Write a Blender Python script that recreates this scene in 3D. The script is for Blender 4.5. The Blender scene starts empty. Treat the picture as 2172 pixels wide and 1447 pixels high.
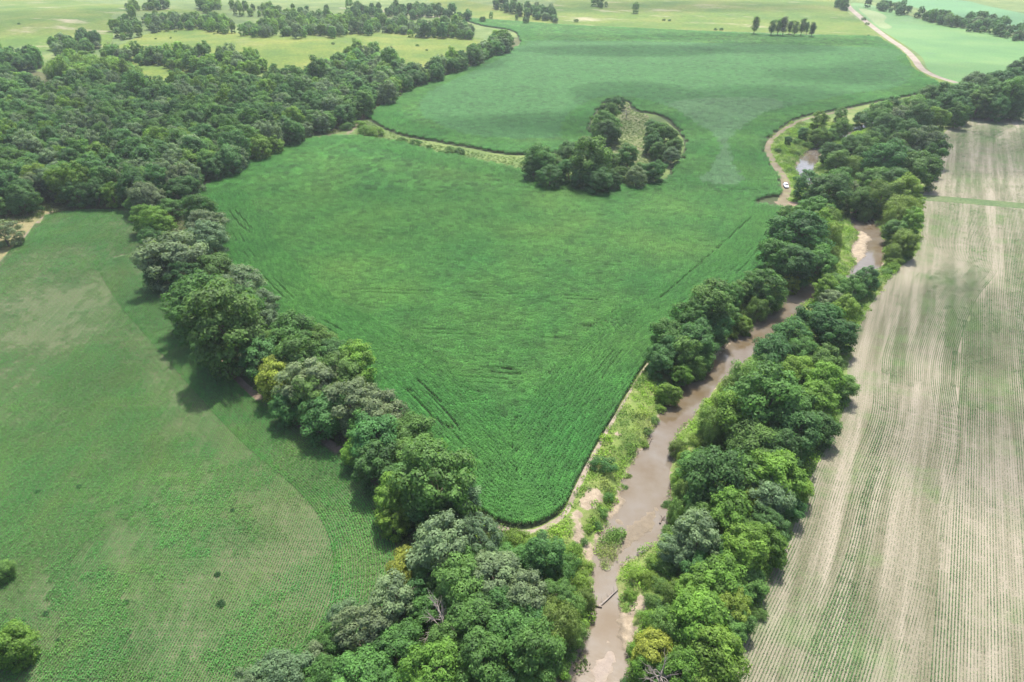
import bpy, math, random
import numpy as np
from mathutils import Vector, Matrix, noise
from mathutils.geometry import delaunay_2d_cdt

SC = bpy.context.scene
COL = SC.collection
rng = np.random.default_rng(11)
random.seed(11)
R_ = math.radians

# ------------------------------------------------------------------ camera, light, exposure
PITCH, CAM_H, LENS = 31.5, 105.0, 24.0
cam_d = bpy.data.cameras.new('camera')
cam_d.lens = LENS
cam_d.sensor_width = 36.0
cam_d.clip_start = 0.5
cam_d.clip_end = 8000
cam = bpy.data.objects.new('camera', cam_d)
cam.location = (0, 0, CAM_H)
cam.rotation_euler = (R_(90 - PITCH), 0, 0)
COL.objects.link(cam)
SC.camera = cam

SUN_EL, SUN_AZ = 63.0, 12.0          # degrees; azimuth clockwise from +Y (straight ahead)
world = bpy.data.worlds.new('World')
SC.world = world
world.use_nodes = True
wn = world.node_tree.nodes
bg = wn['Background']
sky = wn.new('ShaderNodeTexSky')
sky.sky_type = 'NISHITA'
sky.sun_disc = False
sky.sun_elevation = R_(SUN_EL)
sky.sun_rotation = R_(SUN_AZ)
sky.air_density = 1.0
sky.dust_density = 3.0
sky.ozone_density = 1.0
world.node_tree.links.new(sky.outputs['Color'], bg.inputs['Color'])
bg.inputs['Strength'].default_value = 0.15

sun_d = bpy.data.lights.new('sun', 'SUN')
sun_d.energy = 4.5
sun_d.angle = R_(0.53)
sun_d.color = (1.0, 0.95, 0.87)
sun = bpy.data.objects.new('sun', sun_d)
_sd = Vector((math.sin(R_(SUN_AZ)) * math.cos(R_(SUN_EL)), math.cos(R_(SUN_AZ)) * math.cos(R_(SUN_EL)), math.sin(R_(SUN_EL))))
sun.rotation_euler = _sd.to_track_quat('Z', 'Y').to_euler()
sun.location = (0, 0, 400)
COL.objects.link(sun)

SC.view_settings.view_transform = 'Standard'
SC.view_settings.look = 'None'
SC.view_settings.gamma = 1.0
SC.view_settings.use_curve_mapping = False
SC.view_settings.exposure = 1.24
SC.render.engine = 'CYCLES'
SC.cycles.use_denoising = True
SC.cycles.max_bounces = 6
SC.cycles.diffuse_bounces = 3
SC.cycles.glossy_bounces = 2
SC.cycles.transmission_bounces = 3
SC.cycles.transparent_max_bounces = 64
SC.cycles.volume_bounces = 0

# ------------------------------------------------------------------ survey: photo pixels (2172 x 1447) to ground
FPX = LENS / 36.0 * 2172.0
_cp, _sp = math.cos(R_(PITCH)), math.sin(R_(PITCH))
_Fv = np.array([0, _cp, -_sp]); _Uv = np.array([0, _sp, _cp]); _Rv = np.array([1.0, 0, 0])


def ss(a, b, x):
    t = np.clip((x - a) / (b - a), 0, 1)
    return t * t * (3 - 2 * t)


def hill(x, y):
    x = np.asarray(x, float); y = np.asarray(y, float)
    def b(cx, cy, sx, sy, h):
        return h * np.exp(-((x - cx) / sx) ** 2 - ((y - cy) / sy) ** 2)
    z = b(-215, 705, 130, 85, 7) + b(-560, 900, 260, 200, 12) + b(-330, 1050, 200, 120, 7)
    z = z + b(260, 1120, 320, 150, 7) + b(800, 1250, 260, 130, 6) + b(-60, 1150, 160, 120, 6)
    return z * ss(480, 640, y)


def ray(u, v):
    u = np.asarray(u, float)[..., None]; v = np.asarray(v, float)[..., None]
    return _Rv * (u - 1086) / FPX + _Uv * (723.5 - v) / FPX + _Fv


def at(pts, z=0.0, terrain=True):
    """survey photo points -> world xyz at height z above the terrain"""
    p = np.atleast_2d(np.asarray(pts, float))
    d = ray(p[:, 0], p[:, 1])
    h = np.full(len(p), z, float)
    for _ in range(8 if terrain else 1):
        t = (h - CAM_H) / np.minimum(d[:, 2], -0.02)
        w = d * t[:, None] + np.array([0, 0, CAM_H])
        if terrain:
            h = z + hill(w[:, 0], w[:, 1])
    return w


def depth_of(w):
    return (w - np.array([0, 0, CAM_H])) @ _Fv


def project(w):
    q = w - np.array([0, 0, CAM_H])
    dd = q @ _Fv
    return 1086 + FPX * q[:, 0] / dd, 723.5 - FPX * (q @ _Uv) / dd


def smooth_line(p, step, closed=False):
    """Catmull-Rom through p (n,2), resampled"""
    p = np.asarray(p, float)
    n = len(p)
    out = []
    for i in range(n if closed else n - 1):
        if closed:
            a, b, c, d = p[i - 1], p[i], p[(i + 1) % n], p[(i + 2) % n]
        else:
            b, c = p[i], p[i + 1]
            a = p[i - 1] if i > 0 else 2 * b - c
            d = p[i + 2] if i + 2 < n else 2 * c - b
        m = max(2, int(np.linalg.norm(c - b) / step) + 1)
        t = np.linspace(0, 1, m, endpoint=False)[:, None]
        out.append(0.5 * ((2 * b) + (-a + c) * t + (2 * a - 5 * b + 4 * c - d) * t ** 2 + (-a + 3 * b - 3 * c + d) * t ** 3))
    if not closed:
        out.append(p[-1:])
    return np.concatenate(out)


def wig(p, amp, scale=9.0, seed=0):
    """a little natural wander on an outline"""
    q = p.copy()
    for i in range(len(q)):
        v = Vector((q[i, 0] / scale, q[i, 1] / scale, seed))
        q[i, 0] += amp * noise.noise(v)
        q[i, 1] += amp * noise.noise(v + Vector((31.7, 5.1, 2.2)))
    return q


def inside(poly, x, y):
    x = np.asarray(x); y = np.asarray(y)
    r = np.zeros(x.shape, bool)
    bx = (x >= poly[:, 0].min()) & (x <= poly[:, 0].max()) & (y >= poly[:, 1].min()) & (y <= poly[:, 1].max())
    if not bx.any():
        return r
    xs, ys = x[bx], y[bx]
    rr = np.zeros(xs.shape, bool)
    x0, y0 = poly[-1]
    for x1, y1 in poly:
        if y0 != y1:
            c = ((y0 > ys) != (y1 > ys)) & (xs < (x1 - x0) * (ys - y0) / (y1 - y0) + x0)
            rr ^= c
        x0, y0 = x1, y1
    r[bx] = rr
    return r


def seg_dist(line, x, y, closed=False):
    """distance to polyline, and unit tangent of the nearest piece"""
    P = np.stack([x, y], -1)
    A = line if closed else line[:-1]
    B = np.roll(line, -1, 0) if closed else line[1:]
    best = np.full(len(P), 1e9); ti = np.zeros(len(P), int)
    for i in range(len(A)):
        ab = B[i] - A[i]
        L = ab @ ab + 1e-9
        t = np.clip(((P - A[i]) @ ab) / L, 0, 1)
        d = np.hypot(P[:, 0] - A[i, 0] - t * ab[0], P[:, 1] - A[i, 1] - t * ab[1])
        m = d < best
        best[m] = d[m]; ti[m] = i
    T = B - A
    T = T / (np.linalg.norm(T, axis=1)[:, None] + 1e-9)
    return best, T[ti]


def fbm(x, y, scale, seed=0.0, octv=3):
    out = np.zeros(len(x))
    for i in range(len(x)):
        out[i] = noise.fractal(Vector((x[i] / scale, y[i] / scale, seed)), 1.0, 2.0, octv)
    return out


def g2(pts, z=0.0):
    return at(pts, z)[:, :2]


# --- outlines, taken from the photograph
LEFT_BANK = [(1185, 1480), (1205, 1440), (1225, 1390), (1238, 1350), (1255, 1315), (1262, 1270), (1262, 1230), (1260, 1195), (1262, 1165), (1270, 1140), (1285, 1110), (1300, 1075), (1318, 1045), (1335, 1005), (1360, 965), (1383, 920), (1395, 895), (1420, 850), (1450, 815), (1475, 780), (1510, 750), (1545, 725), (1565, 712), (1590, 690), (1620, 665), (1655, 632), (1690, 612), (1740, 600), (1795, 588), (1812, 570), (1830, 545), (1828, 515), (1815, 490), (1805, 465), (1802, 445), (1770, 425), (1735, 405), (1705, 385), (1690, 360), (1700, 335), (1722, 312), (1760, 292), (1800, 275), (1840, 258), (1900, 238), (1970, 215), (2060, 190), (2200, 165)]
RIGHT_BANK = [(1335, 1480), (1330, 1440), (1325, 1390), (1318, 1340), (1312, 1300), (1305, 1260), (1298, 1230), (1310, 1205), (1340, 1180), (1385, 1155), (1410, 1130), (1420, 1090), (1416, 1050), (1418, 1010), (1422, 970), (1428, 930), (1445, 905), (1470, 880), (1495, 850), (1520, 815), (1555, 785), (1590, 760), (1610, 735), (1650, 700), (1690, 660), (1715, 635), (1760, 615), (1810, 598), (1860, 575), (1872, 545), (1872, 510), (1860, 480), (1845, 462), (1820, 445), (1790, 425), (1755, 405), (1730, 385), (1722, 365), (1735, 340), (1748, 318), (1778, 300), (1815, 282), (1850, 266), (1910, 245), (1980, 222), (2070, 197), (2210, 172)]
WATER_Z = -2.5
_lb = at(LEFT_BANK, WATER_Z)[:, :2]; _rb = at(RIGHT_BANK, WATER_Z)[:, :2]
_dl = _lb[0] - _lb[3]; _dr = _rb[0] - _rb[3]
_lb = np.vstack([_lb[:1] + _dl / np.linalg.norm(_dl) * 45, _lb]); _rb = np.vstack([_rb[:1] + _dr / np.linalg.norm(_dr) * 45, _rb])
lb = wig(smooth_line(_lb, 2.5), 0.9, 4.0, 1.0); rb = wig(smooth_line(_rb, 2.5), 0.9, 4.0, 7.0)
RIVER = np.vstack([lb, rb[::-1]])
BANKS = [lb, rb]

CORN_EDGE_LEFT = [(745, 288), (650, 298), (590, 318), (530, 343), (480, 368), (440, 392), (420, 412), (424, 440), (440, 480), (470, 545), (530, 625), (600, 695), (690, 750), (780, 815), (850, 885), (900, 950), (960, 1020), (1005, 1075), (1050, 1108), (1095, 1120), (1130, 1119), (1165, 1104), (1195, 1082), (1225, 1020), (1265, 945), (1310, 868), (1355, 793), (1400, 735), (1450, 700), (1510, 665), (1570, 628), (1625, 580), (1660, 530), (1688, 485), (1700, 452)]
CORN_REST = [(1650, 431), (1661, 405), (1655, 375), (1634, 345), (1622, 316), (1634, 292), (1668, 266), (1705, 249), (1765, 237), (1835, 223), (1910, 208), (2000, 188), (1965, 164), (1935, 143), (1918, 115), (1880, 91), (1850, 80), (1700, 76), (1500, 69), (1350, 62), (1200, 55), (1080, 46), (990, 42), (1020, 55), (1085, 66), (1100, 84), (1098, 98), (1044, 124), (962, 157), (882, 190), (832, 214), (800, 230), (775, 248), (800, 266), (850, 288), (930, 303), (1000, 316), (1060, 327), (1115, 330), (1200, 325), (1255, 318), (1290, 312), (1275, 300), (1250, 285), (1253, 262), (1272, 232), (1298, 214), (1330, 216), (1345, 236), (1390, 244), (1420, 262), (1442, 285), (1452, 312), (1442, 340), (1425, 356), (1410, 380), (1370, 392), (1290, 396), (1200, 388), (1140, 374), (1100, 360), (1050, 349), (1000, 339), (930, 325), (850, 304)]
corn_low = smooth_line(g2(CORN_EDGE_LEFT), 3.0)
corn_rest = smooth_line(g2(CORN_REST), 6.0)
CORN = np.vstack([wig(corn_low, 0.5, 6), wig(corn_rest, 0.9, 9)])

LEFT_FIELD = wig(smooth_line(g2([(100, 455), (150, 448), (210, 444), (270, 450), (300, 466), (310, 500), (318, 550), (330, 600), (360, 650), (400, 700), (450, 755), (500, 805), (560, 855), (620, 900), (690, 945), (760, 990), (805, 1040), (830, 1110), (842, 1180), (845, 1250), (800, 1310), (745, 1350), (690, 1395), (640, 1440), (600, 1490)]), 4.0), 0.6, 8)
LEFT_FIELD = np.vstack([LEFT_FIELD, [[-45, 20], [-190, 20], [-260, 120], [-230, 230]], g2([(-40, 590)])])
HEAD_CURVE = smooth_line(g2([(200, 560), (245, 635), (290, 690), (360, 770), (440, 862), (520, 945), (620, 1030), (685, 1110), (708, 1200), (690, 1300), (630, 1375), (560, 1440), (520, 1500)]), 4.0)
ARC_STRIP = smooth_line(g2([(-60, 940), (30, 1000), (95, 1080), (150, 1170), (188, 1260), (200, 1360), (190, 1480)]), 4.0)

STUB_EDGE = [(2060, 252), (2010, 275), (1992, 300), (1990, 335), (1975, 385), (1958, 415), (1954, 450), (1954, 500), (1945, 535), (1900, 575), (1862, 625), (1830, 680), (1805, 735), (1798, 790), (1795, 850), (1770, 910), (1735, 980), (1708, 1045), (1690, 1105), (1655, 1180), (1610, 1265), (1575, 1335), (1545, 1400), (1520, 1450), (1495, 1500)]
stub_edge = smooth_line(g2(STUB_EDGE), 3.0)
STUB = np.vstack([wig(stub_edge, 0.6, 7), [[75, 15], [200, 20], [420, 160], [520, 420]], g2([(2300, 238), (2172, 238), (2110, 243)])])
STUB_STRIP = np.vstack([g2([(1952, 413), (2010, 417), (2172, 431), (2300, 441)]), g2([(2300, 454), (2172, 443), (2010, 429), (1952, 425)])])

SOY_R = smooth_line(g2([(1812, 6), (1880, 18), (1950, 40), (2040, 60), (2110, 72), (2240, 105), (2240, 150), (2130, 165), (2045, 182), (2000, 166), (1968, 146), (1952, 118), (1905, 86), (1860, 58), (1832, 34), (1808, 16)]), 8.0, True)
SOY_RR = g2([(1830, -6), (1990, -6), (2060, 4), (2100, 14), (2172, 29), (2300, 50), (2300, 100), (2172, 74), (2090, 48), (2030, 40), (1950, 18), (1880, 2)])
SOY_RS = smooth_line(g2([(1822, 18), (1862, 26), (1880, 36), (1876, 46), (1892, 58), (1870, 60), (1842, 38)]), 6.0, True)


def buffer_line(px, wpx0, wpx1=None, step=4.0, amp=0.3):
    """a road: survey line and its half widths in metres"""
    c = smooth_line(g2(px), step)
    n = len(c)
    t = np.gradient(c, axis=0); t /= np.linalg.norm(t, axis=1)[:, None]
    nn = np.stack([-t[:, 1], t[:, 0]], 1)
    w = np.linspace(wpx0, wpx1 if wpx1 is not None else wpx0, n)[:, None]
    return np.vstack([wig(c + nn * w, amp, 5), wig(c - nn * w, amp, 5, 3)[::-1]]), c


ROAD_A, road_a = buffer_line([(1788, -4), (1800, 14), (1822, 34), (1850, 56), (1885, 82), (1918, 104), (1940, 126), (1955, 146), (1985, 162), (2030, 176)], 4.2, 2.8, 6.0)
ROAD_B, road_b = buffer_line([(720, 17), (800, 22), (860, 31), (940, 37), (1000, 42), (1100, 50), (1250, 59), (1500, 67), (1700, 73), (1868, 79)], 2.8, 2.6, 8.0)
VERGE_A, _ = buffer_line([(1840, 46), (1885, 83), (1912, 106), (1928, 132), (1945, 152), (1985, 166), (2035, 180)], 8.0, 7.0, 6.0)
TRACK_1, track_1 = buffer_line([(1810, 229), (1760, 241), (1705, 254), (1668, 272), (1638, 296), (1628, 316), (1641, 345), (1661, 375), (1668, 402), (1660, 428), (1668, 438)], 1.2, 2.2, 4.0)
TRACK_1B, _ = buffer_line([(1648, 433), (1680, 432), (1705, 435)], 3.2, 2.6, 3.0)
TRACK_2, track_2 = buffer_line([(1380, 765), (1362, 788), (1316, 866), (1271, 944), (1231, 1020), (1202, 1084), (1172, 1110), (1135, 1127), (1095, 1128), (1050, 1116)], 0.18, 0.75, 3.0, 0.25)
TRACK_3, track_3 = buffer_line([(340, 625), (385, 690), (440, 742), (505, 806), (560, 850), (620, 890), (690, 935), (750, 975), (800, 1020), (835, 1085)], 1.0, 1.2, 3.0, 0.4)
TRACK_4, _ = buffer_line([(1102, 98), (1046, 125), (963, 159), (883, 193), (832, 217), (800, 233), (768, 252), (740, 282)], 2.6, 1.6, 6.0, 0.8)
TRACK_5, _ = buffer_line([(742, 284), (650, 296), (590, 315), (530, 339), (478, 366), (436, 390), (414, 412)], 1.2, 1.6, 4.0, 0.6)
DRY_PATCH = g2([(-80, 430), (60, 438), (105, 450), (60, 500), (0, 560), (-80, 620)])
PATH_L, _ = buffer_line([(118, 447), (96, 458), (60, 496), (24, 535), (-20, 580)], 1.1, 1.1, 4.0)
HILL_PASTURE = smooth_line(g2([(205, 150), (215, 118), (262, 92), (330, 68), (430, 57), (520, 72), (620, 76), (720, 70), (830, 70), (940, 74), (1030, 86), (960, 122), (880, 160), (760, 130), (640, 150), (520, 160), (400, 165), (320, 168)]), 12.0, True)
FAR_PASTURE = smooth_line(g2([(1185, 0), (1180, 45), (1250, 58), (1500, 66), (1700, 72), (1850, 77), (1835, 52), (1800, 28), (1770, 0), (1600, -8), (1300, -8)]), 14.0, True)
TOP_PASTURE = smooth_line(g2([(-60, 0), (-60, 90), (60, 98), (100, 110), (230, 95), (240, 30), (300, 24), (480, 30), (290, 12), (120, -2)]), 14.0, True)
MID_PASTURE = smooth_line(g2([(900, -2), (1000, 36), (1100, 44), (1180, 50), (1160, 40), (1090, 22), (1010, 6), (960, -4)]), 14.0, True)
ISLAND = smooth_line(g2([(1328, 218), (1350, 238), (1375, 246), (1382, 290), (1400, 330), (1430, 345), (1425, 356), (1380, 362), (1330, 350), (1290, 315), (1300, 280), (1318, 240)]), 4.0, True)

BARS = [  # (outline, height, kind)
    ([(1396, 1072), (1378, 1084), (1360, 1095), (1340, 1106), (1326, 1117), (1318, 1130), (1310, 1160), (1313, 1174), (1330, 1164), (1346, 1153), (1364, 1138), (1385, 1126), (1391, 1095)], -2.36, 'mud'),
    ([(1270, 1143), (1277, 1136), (1300, 1125), (1318, 1124), (1316, 1157), (1306, 1184), (1295, 1196), (1280, 1202), (1274, 1182), (1268, 1160)], -1.9, 'grass'),
    ([(1294, 1118), (1312, 1102), (1332, 1095), (1326, 1106), (1304, 1119)], -2.36, 'mud'),
    ([(1316, 1052), (1324, 1066), (1306, 1090), (1286, 1104), (1296, 1078)], -2.3, 'sand'),
    ([(1140, 1490), (1165, 1440), (1200, 1405), (1222, 1372), (1230, 1390), (1216, 1440), (1208, 1490)], -2.15, 'sand'),
    ([(1289, 1358), (1302, 1375), (1307, 1408), (1295, 1424), (1286, 1450), (1282, 1490), (1258, 1490), (1257, 1420), (1266, 1394), (1282, 1386)], -2.38, 'foam'),
    ([(1823, 488), (1836, 493), (1850, 507), (1838, 514), (1837, 537), (1819, 554), (1803, 546), (1806, 524), (1818, 508)], -2.1, 'sand'),
    ([(1826, 459), (1840, 468), (1850, 479), (1838, 474)], -2.35, 'sand'),
    ([(1312, 1300), (1330, 1296), (1348, 1302), (1340, 1325), (1331, 1350), (1326, 1372), (1318, 1345)], -1.6, 'sand'),
    ([(1505, 752), (1545, 726), (1552, 729), (1512, 760)], -2.35, 'sand'),
]
BARS = [(wig(smooth_line(at(p, h)[:, :2], 1.0, True), 0.5, 2.0, 4.0), h, k) for p, h, k in BARS]
BARE = [((1258, 1050), 3.2), ((1247, 1066), 3.0), ((1236, 1140), 2.6), ((1228, 1120), 2.2), ((1222, 1090), 2.0), ((1248, 1160), 1.6), ((1355, 1280), 2.0), ((1362, 1262), 1.5), ((1335, 1330), 2.4), ((1424, 945), 2.2), ((1418, 985), 2.0), ((1310, 920), 1.2), ((1345, 855), 1.0), ((1262, 1240), 1.0), ((1540, 735), 2.2), ((1690, 438), 6.0), ((1650, 430), 3.0), ((1820, 448), 3.0)]


# ------------------------------------------------------------------ materials
def new_mat(name):
    m = bpy.data.materials.new(name)
    m.use_nodes = True
    nt = m.node_tree
    b = nt.nodes['Principled BSDF']
    return m, nt, b


def N(nt, kind, **kw):
    n = nt.nodes.new(kind)
    for k, v in kw.items():
        setattr(n, k, v)
    return n


def noise_tex(nt, scale, detail=4, rough=0.6, vec=None, coord=None):
    n = N(nt, 'ShaderNodeTexNoise')
    n.inputs['Scale'].default_value = scale
    n.inputs['Detail'].default_value = detail
    n.inputs['Roughness'].default_value = rough
    if coord is not None:
        nt.links.new(coord, n.inputs['Vector'])
    return n.outputs['Fac']


def ramp(nt, fac, stops):
    r = N(nt, 'ShaderNodeValToRGB')
    e = r.color_ramp.elements
    while len(e) < len(stops):
        e.new(0.5)
    for i, (p, c) in enumerate(stops):
        e[i].position = p
        e[i].color = (*c, 1) if len(c) == 3 else c
    nt.links.new(fac, r.inputs['Fac'])
    return r.outputs['Color']


def mixc(nt, fac, a, b, mode='MIX'):
    m = N(nt, 'ShaderNodeMix', data_type='RGBA', blend_type=mode)
    for sock, v in ((m.inputs[0], fac), (m.inputs[6], a), (m.inputs[7], b)):
        if isinstance(v, (int, float)):
            sock.default_value = v
        elif isinstance(v, tuple):
            sock.default_value = (*v, 1)
        else:
            nt.links.new(v, sock)
    return m.outputs[2]


def mapping(nt, rot=0.0, scl=(1, 1, 1)):
    tc = N(nt, 'ShaderNodeTexCoord')
    v = tc.outputs['Object']
    if rot:
        mr = N(nt, 'ShaderNodeMapping')
        mr.inputs['Rotation'].default_value = (0, 0, rot)
        nt.links.new(v, mr.inputs['Vector'])
        v = mr.outputs['Vector']
    mp = N(nt, 'ShaderNodeMapping')
    mp.inputs['Scale'].default_value = scl
    nt.links.new(v, mp.inputs['Vector'])
    return mp.outputs['Vector']


def bump(nt, b, h, strength, dist):
    bm = N(nt, 'ShaderNodeBump')
    bm.inputs['Strength'].default_value = strength
    bm.inputs['Distance'].default_value = dist
    nt.links.new(h, bm.inputs['Height'])
    nt.links.new(bm.outputs['Normal'], b.inputs['Normal'])


def ground_mat(name, c0, c1, c2, big=0.02, fine=1.2, rough=0.95, blotch=None, bump_d=0.25, streak=None):
    """earth or turf: three real colours mixed by broad and fine noise"""
    m, nt, b = new_mat(name)
    co = mapping(nt)
    big_n = noise_tex(nt, big, 5, 0.62, coord=co)
    fine_n = noise_tex(nt, fine, 4, 0.7, coord=co)
    c = ramp(nt, big_n, [(0.36, c0), (0.5, c1), (0.64, c2)])
    f = ramp(nt, fine_n, [(0.25, (0.62, 0.62, 0.62)), (0.75, (1.35, 1.35, 1.35))])
    c = mixc(nt, 1.0, c, f, 'MULTIPLY')
    if blotch:
        bn = noise_tex(nt, blotch[1], 6, 0.68, coord=mapping(nt, 0.3, (1, 2.2, 1)))
        k = ramp(nt, bn, [(blotch[2], (0, 0, 0)), (blotch[2] + 0.13, (1, 1, 1))])
        c = mixc(nt, k, c, blotch[0])
    if streak:
        sn = noise_tex(nt, 1.0, 4, 0.65, coord=mapping(nt, streak[0], (streak[1], streak[2], 1)))
        k = ramp(nt, sn, [(0.40, (0, 0, 0)), (0.62, (1, 1, 1))])
        c = mixc(nt, k, c, streak[3])
    nt.links.new(c, b.inputs['Base Color'])
    b.inputs['Roughness'].default_value = rough
    b.inputs['Specular IOR Level'].default_value = 0.15
    bump(nt, b, fine_n, 0.8, bump_d)
    return m


def leaf_mat(name, source, rough=0.6, spec=0.16, trans=0.42, var=0.5):
    """source: 'object' takes the object's own colour, 'tone' a colour carried by each plant, or a fixed colour"""
    m, nt, b = new_mat(name)
    ti = N(nt, 'ShaderNodeAttribute', attribute_name='tint')
    if source == 'object':
        col = N(nt, 'ShaderNodeObjectInfo').outputs['Color']
    elif source == 'tone':
        a = N(nt, 'ShaderNodeAttribute', attribute_name='tone', attribute_type='INSTANCER')
        col = a.outputs['Color']
    else:
        rgb = N(nt, 'ShaderNodeRGB')
        rgb.outputs[0].default_value = (*source, 1)
        col = rgb.outputs[0]
    f = ramp(nt, ti.outputs['Fac'], [(0.0, (1 - var, 1 - var, 1 - var * 0.9)), (1.0, (1 + var * 1.05, 1 + var * 0.9, 1 + var * 0.6))])
    c = mixc(nt, 1.0, col, f, 'MULTIPLY')
    nt.links.new(c, b.inputs['Base Color'])
    b.inputs['Roughness'].default_value = rough
    b.inputs['Specular IOR Level'].default_value = spec
    tr = N(nt, 'ShaderNodeBsdfTranslucent')
    ct = mixc(nt, 1.0, c, (1.15, 1.25, 0.55), 'MULTIPLY')
    nt.links.new(ct, tr.inputs['Color'])
    mx = N(nt, 'ShaderNodeMixShader')
    mx.inputs[0].default_value = trans
    nt.links.new(b.outputs[0], mx.inputs[1]); nt.links.new(tr.outputs[0], mx.inputs[2])
    nt.links.new(mx.outputs[0], nt.nodes['Material Output'].inputs['Surface'])
    return m


def plain(name, col, rough=0.6, spec=0.4, metal=0.0, var=0.15, scale=6.0):
    m, nt, b = new_mat(name)
    n = noise_tex(nt, scale, 4, 0.6, coord=mapping(nt))
    lo = tuple(x * (1 - var) for x in col); hi = tuple(x * (1 + var) for x in col)
    nt.links.new(ramp(nt, n, [(0.3, lo), (0.7, hi)]), b.inputs['Base Color'])
    b.inputs['Roughness'].default_value = rough
    b.inputs['Specular IOR Level'].default_value = spec
    b.inputs['Metallic'].default_value = metal
    return m


M = {}
M['ground'] = ground_mat('turf', (0.060, 0.095, 0.028), (0.085, 0.125, 0.036), (0.12, 0.15, 0.05), 0.03, 0.8)
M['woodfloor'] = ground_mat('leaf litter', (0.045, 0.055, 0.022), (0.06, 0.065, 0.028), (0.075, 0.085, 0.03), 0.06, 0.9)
M['bank'] = None
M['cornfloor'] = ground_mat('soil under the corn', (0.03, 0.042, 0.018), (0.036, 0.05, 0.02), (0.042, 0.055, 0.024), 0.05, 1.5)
M['leftsoil'] = ground_mat('soil with old stalks', (0.052, 0.082, 0.032), (0.070, 0.090, 0.040), (0.098, 0.098, 0.056), 0.03, 2.2, streak=(R_(-5), 1.0, 0.02, (0.088, 0.100, 0.052)))
M['stubble'] = ground_mat('bleached stubble', (0.096, 0.093, 0.058), (0.122, 0.114, 0.076), (0.154, 0.141, 0.099), 0.02, 2.5, streak=(R_(30), 0.30, 0.012, (0.20, 0.178, 0.135)), blotch=((0.095, 0.125, 0.055), 0.03, 0.50))
M['soy'] = ground_mat('soybean canopy', (0.040, 0.112, 0.022), (0.052, 0.130, 0.026), (0.070, 0.142, 0.032), 0.015, 0.6, 0.7, blotch=((0.04, 0.10, 0.032), 0.05, 0.58))
M['soydark'] = ground_mat('darker soybean canopy', (0.036, 0.115, 0.036), (0.045, 0.13, 0.038), (0.05, 0.14, 0.042), 0.012, 0.5, 0.7)
M['soypale'] = ground_mat('pale thin crop', (0.12, 0.17, 0.07), (0.14, 0.18, 0.08), (0.15, 0.19, 0.09), 0.02, 0.5)
M['pasture'] = ground_mat('summer pasture', (0.058, 0.100, 0.016), (0.085, 0.120, 0.019), (0.115, 0.135, 0.026), 0.022, 0.35, blotch=((0.15, 0.145, 0.06), 0.018, 0.60))
M['farpasture'] = ground_mat('dry far pasture', (0.048, 0.096, 0.013), (0.072, 0.114, 0.016), (0.104, 0.128, 0.026), 0.012, 0.25, blotch=((0.23, 0.205, 0.13), 0.012, 0.565))
M['dry'] = ground_mat('dry grass', (0.13, 0.12, 0.05), (0.165, 0.145, 0.07), (0.10, 0.12, 0.04), 0.05, 0.9)
M['gravel'] = ground_mat('gravel', (0.165, 0.14, 0.108), (0.20, 0.17, 0.135), (0.24, 0.208, 0.165), 0.1, 3.0, bump_d=0.05)
M['dirt'] = ground_mat('dirt', (0.105, 0.088, 0.055), (0.13, 0.11, 0.073), (0.16, 0.135, 0.092), 0.12, 2.0, bump_d=0.08, blotch=((0.13, 0.15, 0.05), 0.10, 0.52))
M['browndirt'] = ground_mat('brown dirt', (0.115, 0.086, 0.062), (0.145, 0.108, 0.078), (0.185, 0.14, 0.10), 0.12, 2.0, bump_d=0.08, blotch=((0.09, 0.10, 0.04), 0.12, 0.58))
M['paledirt'] = ground_mat('pale dry dirt', (0.155, 0.13, 0.10), (0.19, 0.16, 0.125), (0.225, 0.19, 0.15), 0.2, 2.0, bump_d=0.06, blotch=((0.17, 0.18, 0.07), 0.16, 0.60))
M['island'] = ground_mat('rough grass', (0.085, 0.115, 0.04), (0.11, 0.13, 0.052), (0.15, 0.145, 0.08), 0.06, 0.8)
M['strip'] = ground_mat('grass strip', (0.055, 0.088, 0.034), (0.07, 0.10, 0.04), (0.09, 0.11, 0.05), 0.05, 0.8)
# river bank: grass and bare earth told apart by the vertex attribute 'bare'
m, nt, b = new_mat('river bank')
co = mapping(nt)
g = ramp(nt, noise_tex(nt, 0.12, 5, 0.6, coord=co), [(0.36, (0.07, 0.11, 0.024)), (0.5, (0.10, 0.14, 0.032)), (0.66, (0.14, 0.155, 0.055))])
e = ramp(nt, noise_tex(nt, 0.6, 5, 0.65, coord=co), [(0.3, (0.14, 0.112, 0.078)), (0.7, (0.26, 0.215, 0.155))])
at_ = N(nt, 'ShaderNodeAttribute', attribute_name='bare')
ad = N(nt, 'ShaderNodeMath', operation='ADD')
nt.links.new(at_.outputs['Fac'], ad.inputs[0])
nz = N(nt, 'ShaderNodeMath', operation='MULTIPLY_ADD')
nt.links.new(noise_tex(nt, 0.5, 5, 0.7, coord=co), nz.inputs[0]); nz.inputs[1].default_value = 1.5; nz.inputs[2].default_value = -0.78
nt.links.new(nz.outputs[0], ad.inputs[1])
k = ramp(nt, ad.outputs[0], [(0.42, (0, 0, 0)), (0.58, (1, 1, 1))])
c = mixc(nt, k, g, e)
wt = N(nt, 'ShaderNodeAttribute', attribute_name='wet')
c = mixc(nt, wt.outputs['Fac'], c, mixc(nt, noise_tex(nt, 0.9, 5, 0.7, coord=co), (0.085, 0.07, 0.052), (0.17, 0.14, 0.10)))
pk = N(nt, 'ShaderNodeAttribute', attribute_name='foam')
c = mixc(nt, pk.outputs['Fac'], c, mixc(nt, noise_tex(nt, 0.8, 5, 0.7, coord=co), (0.15, 0.122, 0.10), (0.24, 0.205, 0.175)))
nt.links.new(c, b.inputs['Base Color']); b.inputs['Roughness'].default_value = 0.9
b.inputs['Specular IOR Level'].default_value = 0.2
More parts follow.
